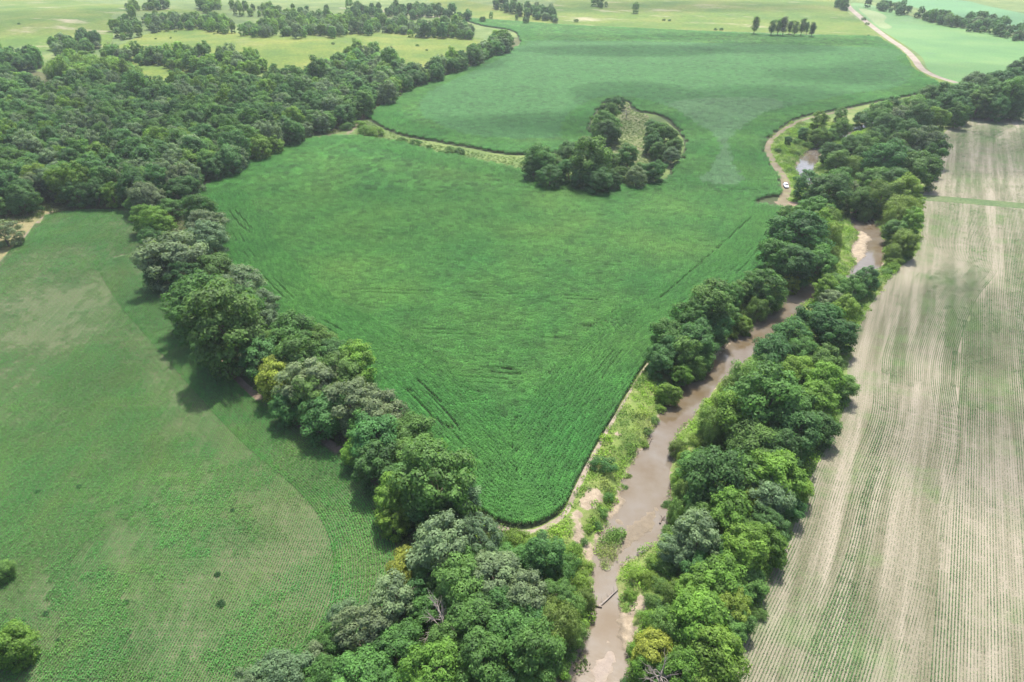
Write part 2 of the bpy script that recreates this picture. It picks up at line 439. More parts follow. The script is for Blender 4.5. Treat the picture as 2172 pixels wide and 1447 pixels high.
bump(nt, b, noise_tex(nt, 1.2, 5, 0.7, coord=co), 0.7, 0.3)
M['bank'] = m
# muddy water
m, nt, b = new_mat('muddy water')
co = mapping(nt, 0.5, (0.35, 1, 1))
c = ramp(nt, noise_tex(nt, 0.12, 5, 0.6, coord=mapping(nt)), [(0.35, (0.078, 0.058, 0.034)), (0.5, (0.094, 0.077, 0.055)), (0.65, (0.106, 0.093, 0.076))])
nt.links.new(c, b.inputs['Base Color'])
b.inputs['Roughness'].default_value = 0.05
b.inputs['IOR'].default_value = 1.33
b.inputs['Specular IOR Level'].default_value = 0.6
bump(nt, b, noise_tex(nt, 1.6, 3, 0.55, coord=co), 0.12, 0.12)
M['water'] = m
M['bark'] = plain('bark', (0.13, 0.105, 0.085), 0.9, 0.1, var=0.35, scale=3)
M['deadwood'] = plain('bleached dead wood', (0.19, 0.165, 0.145), 0.9, 0.1, var=0.25, scale=3)
M['leaf'] = leaf_mat('leaves', 'object')
M['leaf_mass'] = leaf_mat('leaves of the wood', 'tone')
M['corn'] = leaf_mat('corn leaves', 'tone', 0.55, 0.12, 0.35, 0.42)
M['crop'] = leaf_mat('young crop leaves', 'tone', 0.55, 0.2, 0.35, 0.35)
M['weed'] = leaf_mat('weeds and tall grass', 'tone', 0.6, 0.18, 0.4, 0.45)


# ------------------------------------------------------------------ mesh helpers
def mesh_np(name, verts, faces, mat, attrs=None, smooth=False):
    """verts (n,3), faces list of arrays of equal width (or one array)"""
    me = bpy.data.meshes.new(name)
    fl = faces if isinstance(faces, list) else [faces]
    fl = [np.asarray(f, np.int32) for f in fl if len(f)]
    nv = len(verts)
    me.vertices.add(nv)
    me.vertices.foreach_set('co', np.asarray(verts, np.float32).ravel())
    loops = np.concatenate([f.ravel() for f in fl])
    starts, off = [], 0
    for f in fl:
        w = f.shape[1]
        starts.append(off + np.arange(len(f)) * w)
        off += f.size
    starts = np.concatenate(starts)
    me.loops.add(len(loops)); me.loops.foreach_set('vertex_index', loops.astype(np.int32))
    me.polygons.add(len(starts)); me.polygons.foreach_set('loop_start', starts.astype(np.int32))
    if smooth:
        me.polygons.foreach_set('use_smooth', np.ones(len(starts), bool))
    for k, v in (attrs or {}).items():
        a = me.attributes.new(k, 'FLOAT', 'POINT')
        a.data.foreach_set('value', np.asarray(v, np.float32))
    if mat is not None:
        me.materials.append(mat)
    me.update(calc_edges=True)
    return me


def add_obj(name, me, parent=None, kind=None, label=None, cat=None, group=None):
    o = bpy.data.objects.new(name, me)
    COL.objects.link(o)
    if parent is not None:
        o.parent = parent
    if kind: o['kind'] = kind
    if label: o['label'] = label
    if cat: o['category'] = cat
    if group: o['group'] = group
    return o


def tube(path, r0, r1, sides=6):
    """tapered tube along path -> verts, quads"""
    path = [Vector(p) for p in path]
    V, Fc = [], []
    n = len(path)
    for i, p in enumerate(path):
        d = (path[min(i + 1, n - 1)] - path[max(i - 1, 0)]).normalized()
        q = d.to_track_quat('Z', 'Y')
        r = r0 + (r1 - r0) * i / (n - 1)
        for k in range(sides):
            a = 2 * math.pi * k / sides
            V.append(p + q @ Vector((r * math.cos(a), r * math.sin(a), 0)))
    for i in range(n - 1):
        for k in range(sides):
            a = i * sides + k; b_ = i * sides + (k + 1) % sides
            Fc.append((a, b_, b_ + sides, a + sides))
    return np.array([tuple(v) for v in V]), np.array(Fc)


def join(parts):
    V, Fc, o = [], [], 0
    for v, f in parts:
        V.append(v); Fc.append(f + o); o += len(v)
    return np.concatenate(V), np.concatenate(Fc)


def cards(pos, nrm, ln, wd, r, fold=0.0):
    """leaf-shaped quads at pos facing nrm -> verts, quads"""
    n = len(pos)
    nrm = nrm / (np.linalg.norm(nrm, axis=1)[:, None] + 1e-9)
    a = r.normal(size=(n, 3))
    t = np.cross(nrm, a); t /= np.linalg.norm(t, axis=1)[:, None] + 1e-9
    s = np.cross(nrm, t)
    l = np.asarray(ln)[:, None] / 2; w = np.asarray(wd)[:, None] / 2
    V = np.stack([pos - t * l, pos + s * w - t * l * 0.1, pos + t * l, pos - s * w - t * l * 0.1], 1)
    V[:, 1] -= nrm * (w * fold); V[:, 3] -= nrm * (w * fold)
    Fc = np.arange(n * 4).reshape(n, 4)
    return V.reshape(-1, 3), Fc


# ------------------------------------------------------------------ the ground as one conforming survey mesh, cut into its fields
REG = [  # priority order: name, outline, material key
    ('gravel_road', ROAD_A, 'gravel'), ('farm_road', ROAD_B, 'gravel'),
    ('riverside_track', TRACK_1, 'dirt'), ('riverside_track', TRACK_1B, 'browndirt'), ('field_edge_path', TRACK_2, 'paledirt'), ('belt_path', TRACK_3, 'browndirt'),
    ('field_edge_path', TRACK_4, 'dirt'), ('field_edge_path', TRACK_5, 'dirt'), ('dirt_path', PATH_L, 'dirt'),
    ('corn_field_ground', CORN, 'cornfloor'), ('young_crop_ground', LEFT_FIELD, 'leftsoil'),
    ('grass_strip', STUB_STRIP, 'strip'), ('stubble_ground', STUB, 'stubble'),
    ('pale_crop_ground', SOY_RS, 'soypale'), ('soybean_field', SOY_R, 'soy'), ('far_soybean_field', SOY_RR, 'soydark'),
    ('road_verge', VERGE_A, 'pasture'),
    ('island_ground', ISLAND, 'island'), ('dry_grass_ground', DRY_PATCH, 'dry'),
    ('hill_pasture', HILL_PASTURE, 'pasture'), ('far_pasture', FAR_PASTURE, 'farpasture'), ('top_pasture', TOP_PASTURE, 'farpasture'), ('mid_pasture', MID_PASTURE, 'pasture'),
]
BX0, BX1, BY0, BY1 = -1700.0, 1700.0, -220.0, 2600.0


def river_sd(x, y):
    """signed distance to the river's edge, negative in the channel"""
    d1, _ = seg_dist(lb, x, y); d2, _ = seg_dist(rb, x, y)
    d = np.minimum(d1, d2)
    return np.where(inside(RIVER, x, y), -d, d)


def ground_z(x, y, sd=None):
    z = hill(x, y)
    if sd is None:
        sd = np.full(len(x), 1e3)
        near = (x > -20) & (x < 520) & (y < 620) & (y > -200)
        if near.any():
            sd[near] = river_sd(x[near], y[near])
    w = 6.0 + 2.5 * np.sin(x * 0.21 + 1.3) * np.cos(y * 0.17) + 1.6 * np.sin(x * 0.63) * np.sin(y * 0.55)
    k = np.where(sd < 0, -0.55 - 0.5 * np.clip(-sd / 3, 0, 1), 0)
    rise = np.where(sd >= 0, -2.55 + 2.55 * ss(0, 1, np.clip(sd / np.maximum(w, 2.2), 0, 1)) ** 0.8, WATER_Z)
    z = z + np.where(sd < 30, rise + k, 0)
    zb = z.copy()
    for pl, h, kd in BARS:
        m = (x > pl[:, 0].min() - 3) & (x < pl[:, 0].max() + 3) & (y > pl[:, 1].min() - 3) & (y < pl[:, 1].max() + 3)
        if not m.any():
            continue
        d, _ = seg_dist(pl, x[m], y[m], True)
        d = np.where(inside(pl, x[m], y[m]), d, -d) + .5 * np.sin(x[m] * 1.9 + 1) * np.sin(y[m] * 2.3)
        top = h + 0.03 * np.sin(x[m] * 1.7) * np.sin(y[m] * 1.3)
        b_ = WATER_Z - 0.06 + (top - WATER_Z + 0.06) * ss(-0.6, 1.6, d)
        zz = zb[m]
        zb[m] = np.where(d > -0.6, np.where(zz < b_, b_, np.minimum(zz, np.maximum(b_, zz * (1 - ss(-0.6, 1.2, d)) + b_ * ss(-0.6, 1.2, d)))), zz)
    return zb


pts, edges = [], []


def add_loop(p):
    o = len(pts)
    pts.extend([tuple(q) for q in p])
    edges.extend([(o + i, o + (i + 1) % len(p)) for i in range(len(p))])


for nm, pl, mk in REG:
    add_loop(pl)
add_loop(np.array([[BX0, BY0], [BX1, BY0], [BX1, BY1], [BX0, BY1]]))


def grid(x0, x1, y0, y1, s):
    gx, gy = np.meshgrid(np.arange(x0, x1, s), np.arange(y0, y1, s))
    g = np.stack([gx.ravel(), gy.ravel()], 1)
    return g + rng.uniform(-0.25, 0.25, g.shape) * s


ga = grid(-330, 430, 10, 560, 10.0)
gb = grid(-1000, 1000, 10, 1500, 28.0)
gb = gb[~((gb[:, 0] > -325) & (gb[:, 0] < 425) & (gb[:, 1] < 555))]
gc = grid(BX0 + 20, BX1 - 20, BY0 + 20, BY1 - 20, 120.0)
gc = gc[~((gc[:, 0] > -990) & (gc[:, 0] < 990) & (gc[:, 1] > 10) & (gc[:, 1] < 1490))]
gr = grid(0, 260, 40, 430, 1.7)
sdr = np.full(len(gr), 99.0)
bbm = seg_dist(smooth_line((_lb + _rb[:len(_lb)]) / 2 if len(_lb) == len(_rb) else _lb, 12), gr[:, 0], gr[:, 1])[0] < 34
sdr[bbm] = river_sd(gr[bbm, 0], gr[bbm, 1])
keep = (sdr < 13) & (sdr > -14) & (gr[:, 1] < 300)
keep |= (sdr < 10) & (gr[:, 1] >= 300) & (rng.random(len(gr)) < 0.4)
gr = gr[keep]
for pl, h, kd in BARS:
    q = grid(pl[:, 0].min() - 1.5, pl[:, 0].max() + 1.5, pl[:, 1].min() - 1.5, pl[:, 1].max() + 1.5, .65)
    gr = np.vstack([gr, q])
# thin the 10 m grid where the fine one lies
pts_np = [Vector(p) for p in pts] + [Vector(p) for p in np.vstack([ga, gb, gc, gr])]
ov, oe, of, _, _, _ = delaunay_2d_cdt(pts_np, edges, [], 0, 1e-3)
V2 = np.array([tuple(v) for v in ov])
T = np.array([f for f in of if len(f) == 3], int)
sd_all = np.full(len(V2), 1e3)
nearm = (V2[:, 0] > -20) & (V2[:, 0] < 560) & (V2[:, 1] < 640) & (V2[:, 1] > -210)
sd_all[nearm] = river_sd(V2[nearm, 0], V2[nearm, 1])
VZ = ground_z(V2[:, 0], V2[:, 1], sd_all)
cen = V2[T].mean(1)
cls = np.full(len(T), -1)
for i in range(len(REG) - 1, -1, -1):
    cls[inside(REG[i][1], cen[:, 0], cen[:, 1])] = i
sd_c = sd_all[T].min(1)
BANK_ID = len(REG)
cls[(cls == -1) & (sd_c < 14)] = BANK_ID
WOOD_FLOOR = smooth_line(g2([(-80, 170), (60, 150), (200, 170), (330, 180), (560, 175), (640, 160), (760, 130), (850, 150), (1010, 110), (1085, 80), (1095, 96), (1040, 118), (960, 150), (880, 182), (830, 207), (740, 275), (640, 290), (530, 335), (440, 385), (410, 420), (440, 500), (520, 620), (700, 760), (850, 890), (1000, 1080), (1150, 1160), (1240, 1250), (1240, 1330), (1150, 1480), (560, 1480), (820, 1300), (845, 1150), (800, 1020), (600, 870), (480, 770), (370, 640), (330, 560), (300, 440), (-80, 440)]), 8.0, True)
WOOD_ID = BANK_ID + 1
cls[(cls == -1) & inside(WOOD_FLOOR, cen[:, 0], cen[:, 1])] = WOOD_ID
bare = np.zeros(len(V2)); wet = np.zeros(len(V2)); foam = np.zeros(len(V2))
bare += 0.75 * (1 - ss(0.2, 1.6, sd_all)) * (sd_all < 30)
for (px, r) in BARE:
    r *= .7; c_ = at([px])[0]
    dd = np.hypot(V2[:, 0] - c_[0], V2[:, 1] - c_[1])
    bare = np.maximum(bare, 1.0 * (1 - ss(r * 0.5, r * 1.5, dd)))
for pl, h, kd in BARS:
    d, _ = seg_dist(pl, V2[:, 0], V2[:, 1], True)
    d = np.where(inside(pl, V2[:, 0], V2[:, 1]), d, -d)
    k = ss(-0.8, 0.8, d)
    if kd == 'sand': bare = np.maximum(bare, k)
    if kd == 'mud': wet = np.maximum(wet, k)
    if kd == 'foam': foam = np.maximum(foam, k)
    if kd == 'grass': bare = bare * (1 - k)
wet = np.maximum(wet, (1 - ss(-0.2, 0.5, sd_all)) * 0.8 * (sd_all < 2) * (bare < 0.9) * (foam < 0.2))


def piece(name, ids, mat):
    f = T[np.isin(cls, ids)]
    if not len(f):
        return None
    u, inv = np.unique(f, return_inverse=True)
    inv = inv.reshape(f.shape)
    v = np.column_stack([V2[u], VZ[u]])
    a = v[inv]
    flip = np.cross(a[:, 1] - a[:, 0], a[:, 2] - a[:, 0])[:, 2] < 0
    inv[flip] = inv[flip][:, ::-1]
    me = mesh_np(name, v, inv, mat, {'bare': bare[u], 'wet': wet[u], 'foam': foam[u]}, smooth=True)
    return add_obj(name, me, kind='structure')


piece('ground', [-1], M['ground'])
piece('river_bank', [BANK_ID], M['bank'])
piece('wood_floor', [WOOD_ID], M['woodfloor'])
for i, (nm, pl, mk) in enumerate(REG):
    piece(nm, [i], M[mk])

# the water: one level sheet, the banks rise through it
cl = smooth_line(np.vstack([(_lb[0] + _rb[0]) / 2]), 5) if False else None
nL = 160


def resample(p, n):
    d = np.r_[0, np.cumsum(np.linalg.norm(np.diff(p, axis=0), axis=1))]
    s = np.linspace(0, d[-1], n)
    return np.stack([np.interp(s, d, p[:, 0]), np.interp(s, d, p[:, 1])], 1)


la, ra = resample(lb, nL), resample(rb, nL)
mid = (la + ra) / 2
la2 = la + (la - mid) / np.linalg.norm(la - mid, axis=1)[:, None] * 1.6
ra2 = ra + (ra - mid) / np.linalg.norm(ra - mid, axis=1)[:, None] * 1.6
wv = np.vstack([np.column_stack([la2, np.full(nL, WATER_Z)]), np.column_stack([mid, np.full(nL, WATER_Z)]), np.column_stack([ra2, np.full(nL, WATER_Z)])])
wf = []
for i in range(nL - 1):
    wf.append((i, i + 1, nL + i + 1, nL + i)); wf.append((nL + i, nL + i + 1, 2 * nL + i + 1, 2 * nL + i))
me = mesh_np('river', wv, np.array(wf)[:, ::-1], M['water'])
add_obj('river', me, kind='structure')


# ------------------------------------------------------------------ scattered stuff (each object carries its own small plants and the points they grow at)
def scatter(name, protos, P, idx, rot, scl, tone, label=None):
    V, Fs, pid, tint, o = [], [], [], [], 0
    mats = []
    matidx = []
    for i, (v, f, t, mt) in enumerate(protos):
        V.append(v); pid += [i] * len(v); tint.append(t)
        Fs.append(f + o); o += len(v)
        if mt not in mats: mats.append(mt)
        matidx += [mats.index(mt)] * len(f)
    npnt = len(P)
    V.append(P); pid += [-1] * npnt; tint.append(np.zeros(npnt))
    V = np.concatenate(V)
    me = mesh_np(name, V, np.concatenate(Fs), None)
    for mt in mats: me.materials.append(mt)
    me.polygons.foreach_set('material_index', np.array(matidx, np.int32))
    n0 = len(V) - npnt

    def at_(nm, typ, fld, data, width):
        a = me.attributes.new(nm, typ, 'POINT')
        full = np.zeros((len(V), width), np.float32 if typ != 'INT' else np.int32)
        if nm in ('pid', 'tint'):
            full[:, 0] = data
        else:
            full[n0:] = np.asarray(data).reshape(npnt, width)
        a.data.foreach_set(fld, full.ravel())
    at_('pid', 'INT', 'value', np.array(pid), 1)
    at_('tint', 'FLOAT', 'value', np.concatenate(tint), 1)
    at_('pick', 'INT', 'value', idx, 1)
    at_('turn', 'FLOAT_VECTOR', 'vector', rot, 3)
    at_('size', 'FLOAT_VECTOR', 'vector', scl, 3)
    tc = np.column_stack([tone, np.ones(npnt)])
    at_('tone', 'FLOAT_COLOR', 'color', tc, 4)
    ng = bpy.data.node_groups.new(name + '_growth', 'GeometryNodeTree')
    ng.interface.new_socket('Geometry', in_out='INPUT', socket_type='NodeSocketGeometry')
    ng.interface.new_socket('Geometry', in_out='OUTPUT', socket_type='NodeSocketGeometry')
    nd = ng.nodes
    gi = nd.new('NodeGroupInput'); go = nd.new('NodeGroupOutput')

    def named(nm, ty):
        n = nd.new('GeometryNodeInputNamedAttribute'); n.data_type = ty
        n.inputs['Name'].default_value = nm
        return n.outputs['Attribute']

    def eq(src, val):
        c = nd.new('FunctionNodeCompare'); c.data_type = 'INT'; c.operation = 'EQUAL'
        ia = [s for s in c.inputs if s.type == 'INT']
        ng.links.new(src, ia[0]); ia[1].default_value = val
        return c.outputs['Result']
    a_pid, a_pick = named('pid', 'INT'), named('pick', 'INT')
    a_rot, a_scl = named('turn', 'FLOAT_VECTOR'), named('size', 'FLOAT_VECTOR')
    sp = nd.new('GeometryNodeSeparateGeometry'); sp.domain = 'POINT'
    ng.links.new(gi.outputs[0], sp.inputs['Geometry']); ng.links.new(eq(a_pid, -1), sp.inputs['Selection'])
    jn = nd.new('GeometryNodeJoinGeometry')
    e2r = nd.new('FunctionNodeEulerToRotation')
    ng.links.new(a_rot, e2r.inputs[0])
    for i in range(len(protos)):
        s2 = nd.new('GeometryNodeSeparateGeometry'); s2.domain = 'POINT'
        ng.links.new(gi.outputs[0], s2.inputs['Geometry']); ng.links.new(eq(a_pid, i), s2.inputs['Selection'])
        ip = nd.new('GeometryNodeInstanceOnPoints')
        ng.links.new(sp.outputs['Selection'], ip.inputs['Points'])
        ng.links.new(eq(a_pick, i), ip.inputs['Selection'])
        ng.links.new(s2.outputs['Selection'], ip.inputs['Instance'])
        ng.links.new(e2r.outputs[0], ip.inputs['Rotation'])
        ng.links.new(a_scl, ip.inputs['Scale'])
        ng.links.new(ip.outputs[0], jn.inputs[0])
    ng.links.new(jn.outputs[0], go.inputs[0])
    ob = add_obj(name, me, kind='stuff', label=label)
    md = ob.modifiers.new('growth', 'NODES'); md.node_group = ng
    return ob


# ------------------------------------------------------------------ corn
def corn_proto(length, rows, space, plant, leaves, seed, hgt=2.1, big=1.0):
    r = np.random.default_rng(seed)
    V, Fc, tt, o = [], [], [], 0
    for row in range(rows):
        y0 = (row - (rows - 1) / 2) * space
        x = -length / 2 + plant / 2
        while x < length / 2:
            px, py = x + r.normal(0, .03), y0 + r.normal(0, .03)
            h = hgt * r.uniform(.86, 1.08)
            tint = r.uniform(.2, .8)
            for k in range(leaves):
                z0 = h * (0.35 + 0.62 * k / leaves)
                a = r.normal(0, 0.7) + (math.pi / 2 if k % 2 else -math.pi / 2) if r.random() < .65 else r.uniform(0, 6.28)
                d = np.array([math.cos(a), math.sin(a), 0]); s = np.array([-d[1], d[0], 0])
                L = r.uniform(.50, .78) * big * (1 - .35 * k / leaves); w = .055 * big * r.uniform(.8, 1.2)
                up = r.uniform(.25, .5)
                p0 = np.array([px, py, z0])
                p1 = p0 + d * L * .5 + np.array([0, 0, L * up])
                p2 = p0 + d * L + np.array([0, 0, L * (up - r.uniform(.25, .6))])
                V += [p0 - s * w * .7, p0 + s * w * .7, p1 - s * w, p1 + s * w, p2 - s * w * .15, p2 + s * w * .15]
                Fc += [(o, o + 1, o + 3, o + 2), (o + 2, o + 3, o + 5, o + 4)]
                tt += [np.clip(tint + r.uniform(-.2, .2), 0, 1)] * 6
                o += 6
            x += plant
    return np.array(V), np.array(Fc), np.array(tt)


CORN_DIR = at([(760, 525), (1430, 545)])
_cd = CORN_DIR[1, :2] - CORN_DIR[0, :2]; _cd /= np.linalg.norm(_cd)
CORN_A = math.atan2(_cd[1], _cd[0])
PALE = smooth_line(g2([(905, 205), (960, 175), (1060, 130), (1110, 100), (1200, 90), (1850, 105), (1900, 130), (1930, 160), (1900, 190), (1800, 205), (1700, 225), (1620, 245), (1560, 285), (1545, 310), (1555, 350), (1572, 395), (1487, 393), (1510, 355), (1530, 325), (1515, 295), (1470, 262), (1420, 232), (1340, 212), (1290, 208), (1235, 225), (1195, 260), (1188, 295), (1150, 300), (1080, 300), (1000, 292), (930, 270), (890, 240)]), 10, True)
WHEEL = [smooth_line(g2(p), 3) for p in ([(886, 812), (930, 862), (972, 912)], [(868, 838), (915, 890), (955, 918)], [(500, 452), (520, 475), (535, 493)], [(487, 455), (505, 478), (530, 500)], [(1030, 787), (1065, 790), (1095, 793)], [(1036, 797), (1070, 801), (1102, 802)], [(1240, 700), (1262, 701)], [(760, 490), (790, 493)], [(1590, 470), (1480, 570), (1400, 640)])]
P, A, LOW, HL = [], [], [], []
HEADW = 21.0
edge_pts = resample(corn_low, int(np.sum(np.linalg.norm(np.diff(corn_low, axis=0), axis=1)) / 2.0))
for _ in range(3):
    edge_pts[1:-1] = (edge_pts[:-2] + edge_pts[1:-1] * 2 + edge_pts[2:]) / 4
k = 0
while 0.55 + k * 0.76 < HEADW:
    off = 0.55 + k * 0.76
    tg = np.gradient(edge_pts, axis=0); tg /= np.linalg.norm(tg, axis=1)[:, None]
    nn = np.stack([-tg[:, 1], tg[:, 0]], 1)
    c_ = edge_pts + nn * off
    if k == 0 and not inside(CORN, c_[40:41, 0] + nn[40:41, 0], c_[40:41, 1] + nn[40:41, 1])[0]:
        nn = -nn; c_ = edge_pts + nn * off
        flipn = True
    elif k == 0:
        flipn = False
    else:
        if flipn:
            nn = -nn; c_ = edge_pts + nn * off
    d0, _ = seg_dist(corn_low, c_[:, 0], c_[:, 1])
    ok = (d0 > off - 0.28) & inside(CORN, c_[:, 0], c_[:, 1])
    t2 = tg[ok]; cc = c_[ok] + t2 * rng.uniform(-1, 1)
    P.append(cc); A.append(np.arctan2(t2[:, 1], t2[:, 0])); HL.append(np.ones(len(cc))); LOW.append(np.full(len(cc), float(k in (9, 12))))
    k += 1
# main rows
u0, u1, v0, v1 = -220, 420, 60, 340
gu, gv = np.meshgrid(np.arange(-300, 500, 2.0), np.arange(20, 420, 0.76))
gu = gu + rng.uniform(-1, 1, (gu.shape[0], 1))
cx = gu.ravel() * _cd[0] - gv.ravel() * _cd[1]; cy = gu.ravel() * _cd[1] + gv.ravel() * _cd[0]
rowi = np.round((gv.ravel() - 20) / .76).astype(int) % 32
ok = inside(CORN, cx, cy) & (cy < 300)
cx, cy, rowi = cx[ok], cy[ok], rowi[ok]
d0, _ = seg_dist(corn_low, cx, cy)
d1, _ = seg_dist(CORN, cx, cy, True)
ok = (d0 > HEADW - 0.5) & (d1 > 0.9)
P.append(np.stack([cx[ok], cy[ok]], 1)); A.append(np.full(ok.sum(), CORN_A)); HL.append(np.zeros(ok.sum())); LOW.append(np.isin(rowi[ok], (7, 10)) * 1.0)
P = np.concatenate(P); A = np.concatenate(A); HL = np.concatenate(HL); LOW = np.concatenate(LOW)
keep = P[:, 1] < 300
P, A, HL, LOW = P[keep], A[keep], HL[keep], LOW[keep]
LOW = LOW * (fbm(P[:, 0], P[:, 1], 15.0, 21.0, 2) > 0.12) * .62
for wl in WHEEL:
    LOW = np.maximum(LOW, (seg_dist(wl, P[:, 0], P[:, 1])[0] < 0.5) * 1.0)


FUNNEL = smooth_line(g2([(1400, 236), (1470, 215), (1640, 215), (1650, 238), (1600, 262), (1562, 285), (1547, 312), (1557, 350), (1574, 396), (1485, 394), (1508, 355), (1528, 325), (1512, 295), (1465, 262)]), 4, True)


def corn_tone(x, y, head):
    pale = inside(PALE, x, y).astype(float)
    f = fbm(x, y, 38.0, 3.0, 4)
    g_ = fbm(x, y, 9.0, 9.0, 3)
    base = np.array([0.054, 0.178, 0.036])
    t = np.tile(base, (len(x), 1))
    t *= (1 + 0.15 * np.clip(f, -1.2, 1.2) + 0.20 * np.clip(g_, -1, 1))[:, None]
    t[:, 0] *= 1 + 0.35 * np.clip(f + .1, -.7, 1)
    t *= (1 + np.clip(rng.normal(0, .20, len(x)), -.4, .5))[:, None]
    sat = np.array([0.040, 0.172, 0.030])
    t = t * (1 - 0.35 * head[:, None]) + sat * 0.35 * head[:, None]
    t = t * (1 - pale[:, None]) + (inside(FUNNEL, x, y)[:, None] * np.array([0.026, 0.015, 0.028]) + np.array([0.059, 0.182, 0.060])) * (1 + 0.10 * f + .05 * g_ + np.clip(rng.normal(0, .12, len(x)), -.3, .3))[:, None] * pale[:, None]
    return t


def put(P2):
    return np.column_stack([P2, hill(P2[:, 0], P2[:, 1])])


cp = [(*corn_proto(2.0, 1, .76, .2, 7, s), M['corn']) for s in (1, 2, 3)]
n = len(P)
rot = np.zeros((n, 3)); rot[:, 2] = A + (rng.random(n) < .5) * math.pi
scl = np.ones((n, 3)); scl[:, 1] = 1 - .3 * LOW; scl[:, 2] = rng.uniform(.9, 1.08, n) * (1 - .5 * LOW)
scatter('corn_crop', cp, put(P), rng.integers(0, 3, n), rot, scl, corn_tone(P[:, 0], P[:, 1], HL), 'tall green corn standing in rows in the near field')
# the far part of the same field in broader stands
gu, gv = np.meshgrid(np.arange(-300, 700, 3.0), np.arange(200, 1000, 3.04))
gu = gu + rng.uniform(-1.5, 1.5, (gu.shape[0], 1))
cx = gu.ravel() * _cd[0] - gv.ravel() * _cd[1]; cy = gu.ravel() * _cd[1] + gv.ravel() * _cd[0]
ok = inside(CORN, cx, cy) & (cy >= 300)
cx, cy = cx[ok], cy[ok]
dl, _ = seg_dist(corn_low, cx, cy)
d1, _ = seg_dist(CORN, cx, cy, True)
ok = (d1 > 1.5)
cx, cy, dl, d1 = cx[ok], cy[ok], dl[ok], d1[ok]
for wl in []:
    kk = seg_dist(wl, cx, cy)[0] > 1.6
    cx, cy, dl, d1 = cx[kk], cy[kk], dl[kk], d1[kk]
n = len(cx)
cp2 = [(*corn_proto(3.0, 4, .76, .34, 6, s, big=1.35), M['corn']) for s in (4, 5, 6)]
rot = np.zeros((n, 3)); rot[:, 2] = CORN_A + (rng.random(n) < .5) * math.pi
# along the rim the rows follow the edge
dE, tE = seg_dist(CORN, cx, cy, True)
rim = dE < 20
rot[rim, 2] = np.arctan2(tE[rim, 1], tE[rim, 0])
scl = np.ones((n, 3)); scl[:, 2] = rng.uniform(.92, 1.06, n)
scatter('corn_crop', cp2, put(np.stack([cx, cy], 1)), rng.integers(0, 3, n), rot, scl, corn_tone(cx, cy, (dE < 20) * 1.0), 'tall green corn of the far half of the field')


# ------------------------------------------------------------------ young crop rows (left field, stubble field)
def soy_proto(dens, size, seed, length=2.0, rows=4, space=.5, skip=()):
    r = np.random.default_rng(seed)
    pos, nr, ln, tt = [], [], [], []
    for row in range(rows):
        if row in skip: continue
        y0 = (row - (rows - 1) / 2) * space
        for x in np.arange(-length / 2 + .08, length / 2, .17):
            if r.random() > dens: continue
            t0 = r.uniform(.2, .8); sz = size * r.uniform(.7, 1.25)
            for k in range(5):
                a = r.uniform(0, 6.28); rad = sz * r.uniform(.2, 1.0)
                pos.append((x + math.cos(a) * rad, y0 + math.sin(a) * rad * .8, sz * r.uniform(.6, 1.7) + .03))
                nr.append((math.cos(a) * .5 + r.normal(0, .3), math.sin(a) * .5 + r.normal(0, .3), 1.0))
                ln.append(sz * r.uniform(.75, 1.25)); tt.append(np.clip(t0 + r.uniform(-.25, .25), 0, 1))
    pos, nr, ln = np.array(pos), np.array(nr), np.array(ln)
    V, Fc = cards(pos, nr, ln, ln * .75, r)
    return V, Fc, np.repeat(tt, 4)


# left field: gently curving rows
def left_az(y):
    return np.radians(6 - 0.125 * (y - 60))


ys = np.arange(20, 420, 1.0)
gx_ = np.r_[0, np.cumsum(np.tan(left_az(ys)))][:-1]
P, A, Z = [], [], []
for yk in np.arange(30, 330, 2.0):
    sh = np.interp(yk, ys, gx_)
    xs = np.arange(-300, 60, 2.0) + sh
    P.append(np.stack([xs, np.full(len(xs), yk)], 1)); A.append(np.full(len(xs), math.pi / 2 - left_az(yk)))
P = np.concatenate(P); A = np.concatenate(A)
ok = inside(LEFT_FIELD, P[:, 0], P[:, 1]) & (P[:, 1] > 48)
P, A = P[ok], A[ok]
# headland east of the curve, rows follow it
HEADPOLY = np.vstack([HEAD_CURVE, [[40, 40], [40, 330], [-60, 330]]])
hd = inside(HEADPOLY, P[:, 0], P[:, 1])
hd &= seg_dist(HEAD_CURVE, P[:, 0], P[:, 1])[0] > .7
P, A = P[~hd], A[~hd]
arcd, _ = seg_dist(ARC_STRIP, P[:, 0], P[:, 1])
left_in = np.zeros(len(P))
P_h, A_h, X_h = [], [], []
hc = resample(HEAD_CURVE, int(np.sum(np.linalg.norm(np.diff(HEAD_CURVE, axis=0), axis=1)) / 2))
tg = np.gradient(hc, axis=0); tg /= np.linalg.norm(tg, axis=1)[:, None]
nn = np.stack([-tg[:, 1], tg[:, 0]], 1)
if nn[len(nn) // 2, 0] < 0: nn = -nn
for k in range(0, 26):
    c_ = hc + nn * (1.0 + 2.0 * k)
    d0, _ = seg_dist(HEAD_CURVE, c_[:, 0], c_[:, 1])
    ok = (d0 > 1.0 + 2 * k - .6) & inside(LEFT_FIELD, c_[:, 0], c_[:, 1])
    P_h.append(c_[ok]); A_h.append(np.arctan2(tg[ok, 1], tg[ok, 0])); X_h.append(np.linalg.norm(np.gradient(c_, axis=0), axis=1)[ok] / 2)
P_h = np.concatenate(P_h); A_h = np.concatenate(A_h)
dens = 0.64 + 0.50 * fbm(P[:, 0], P[:, 1], 26.0, 1.0, 4) + 0.16 * fbm(P[:, 0], P[:, 1], 7.0, 5.0, 3)
dens = np.where(arcd < 5.5, 0.95, dens)
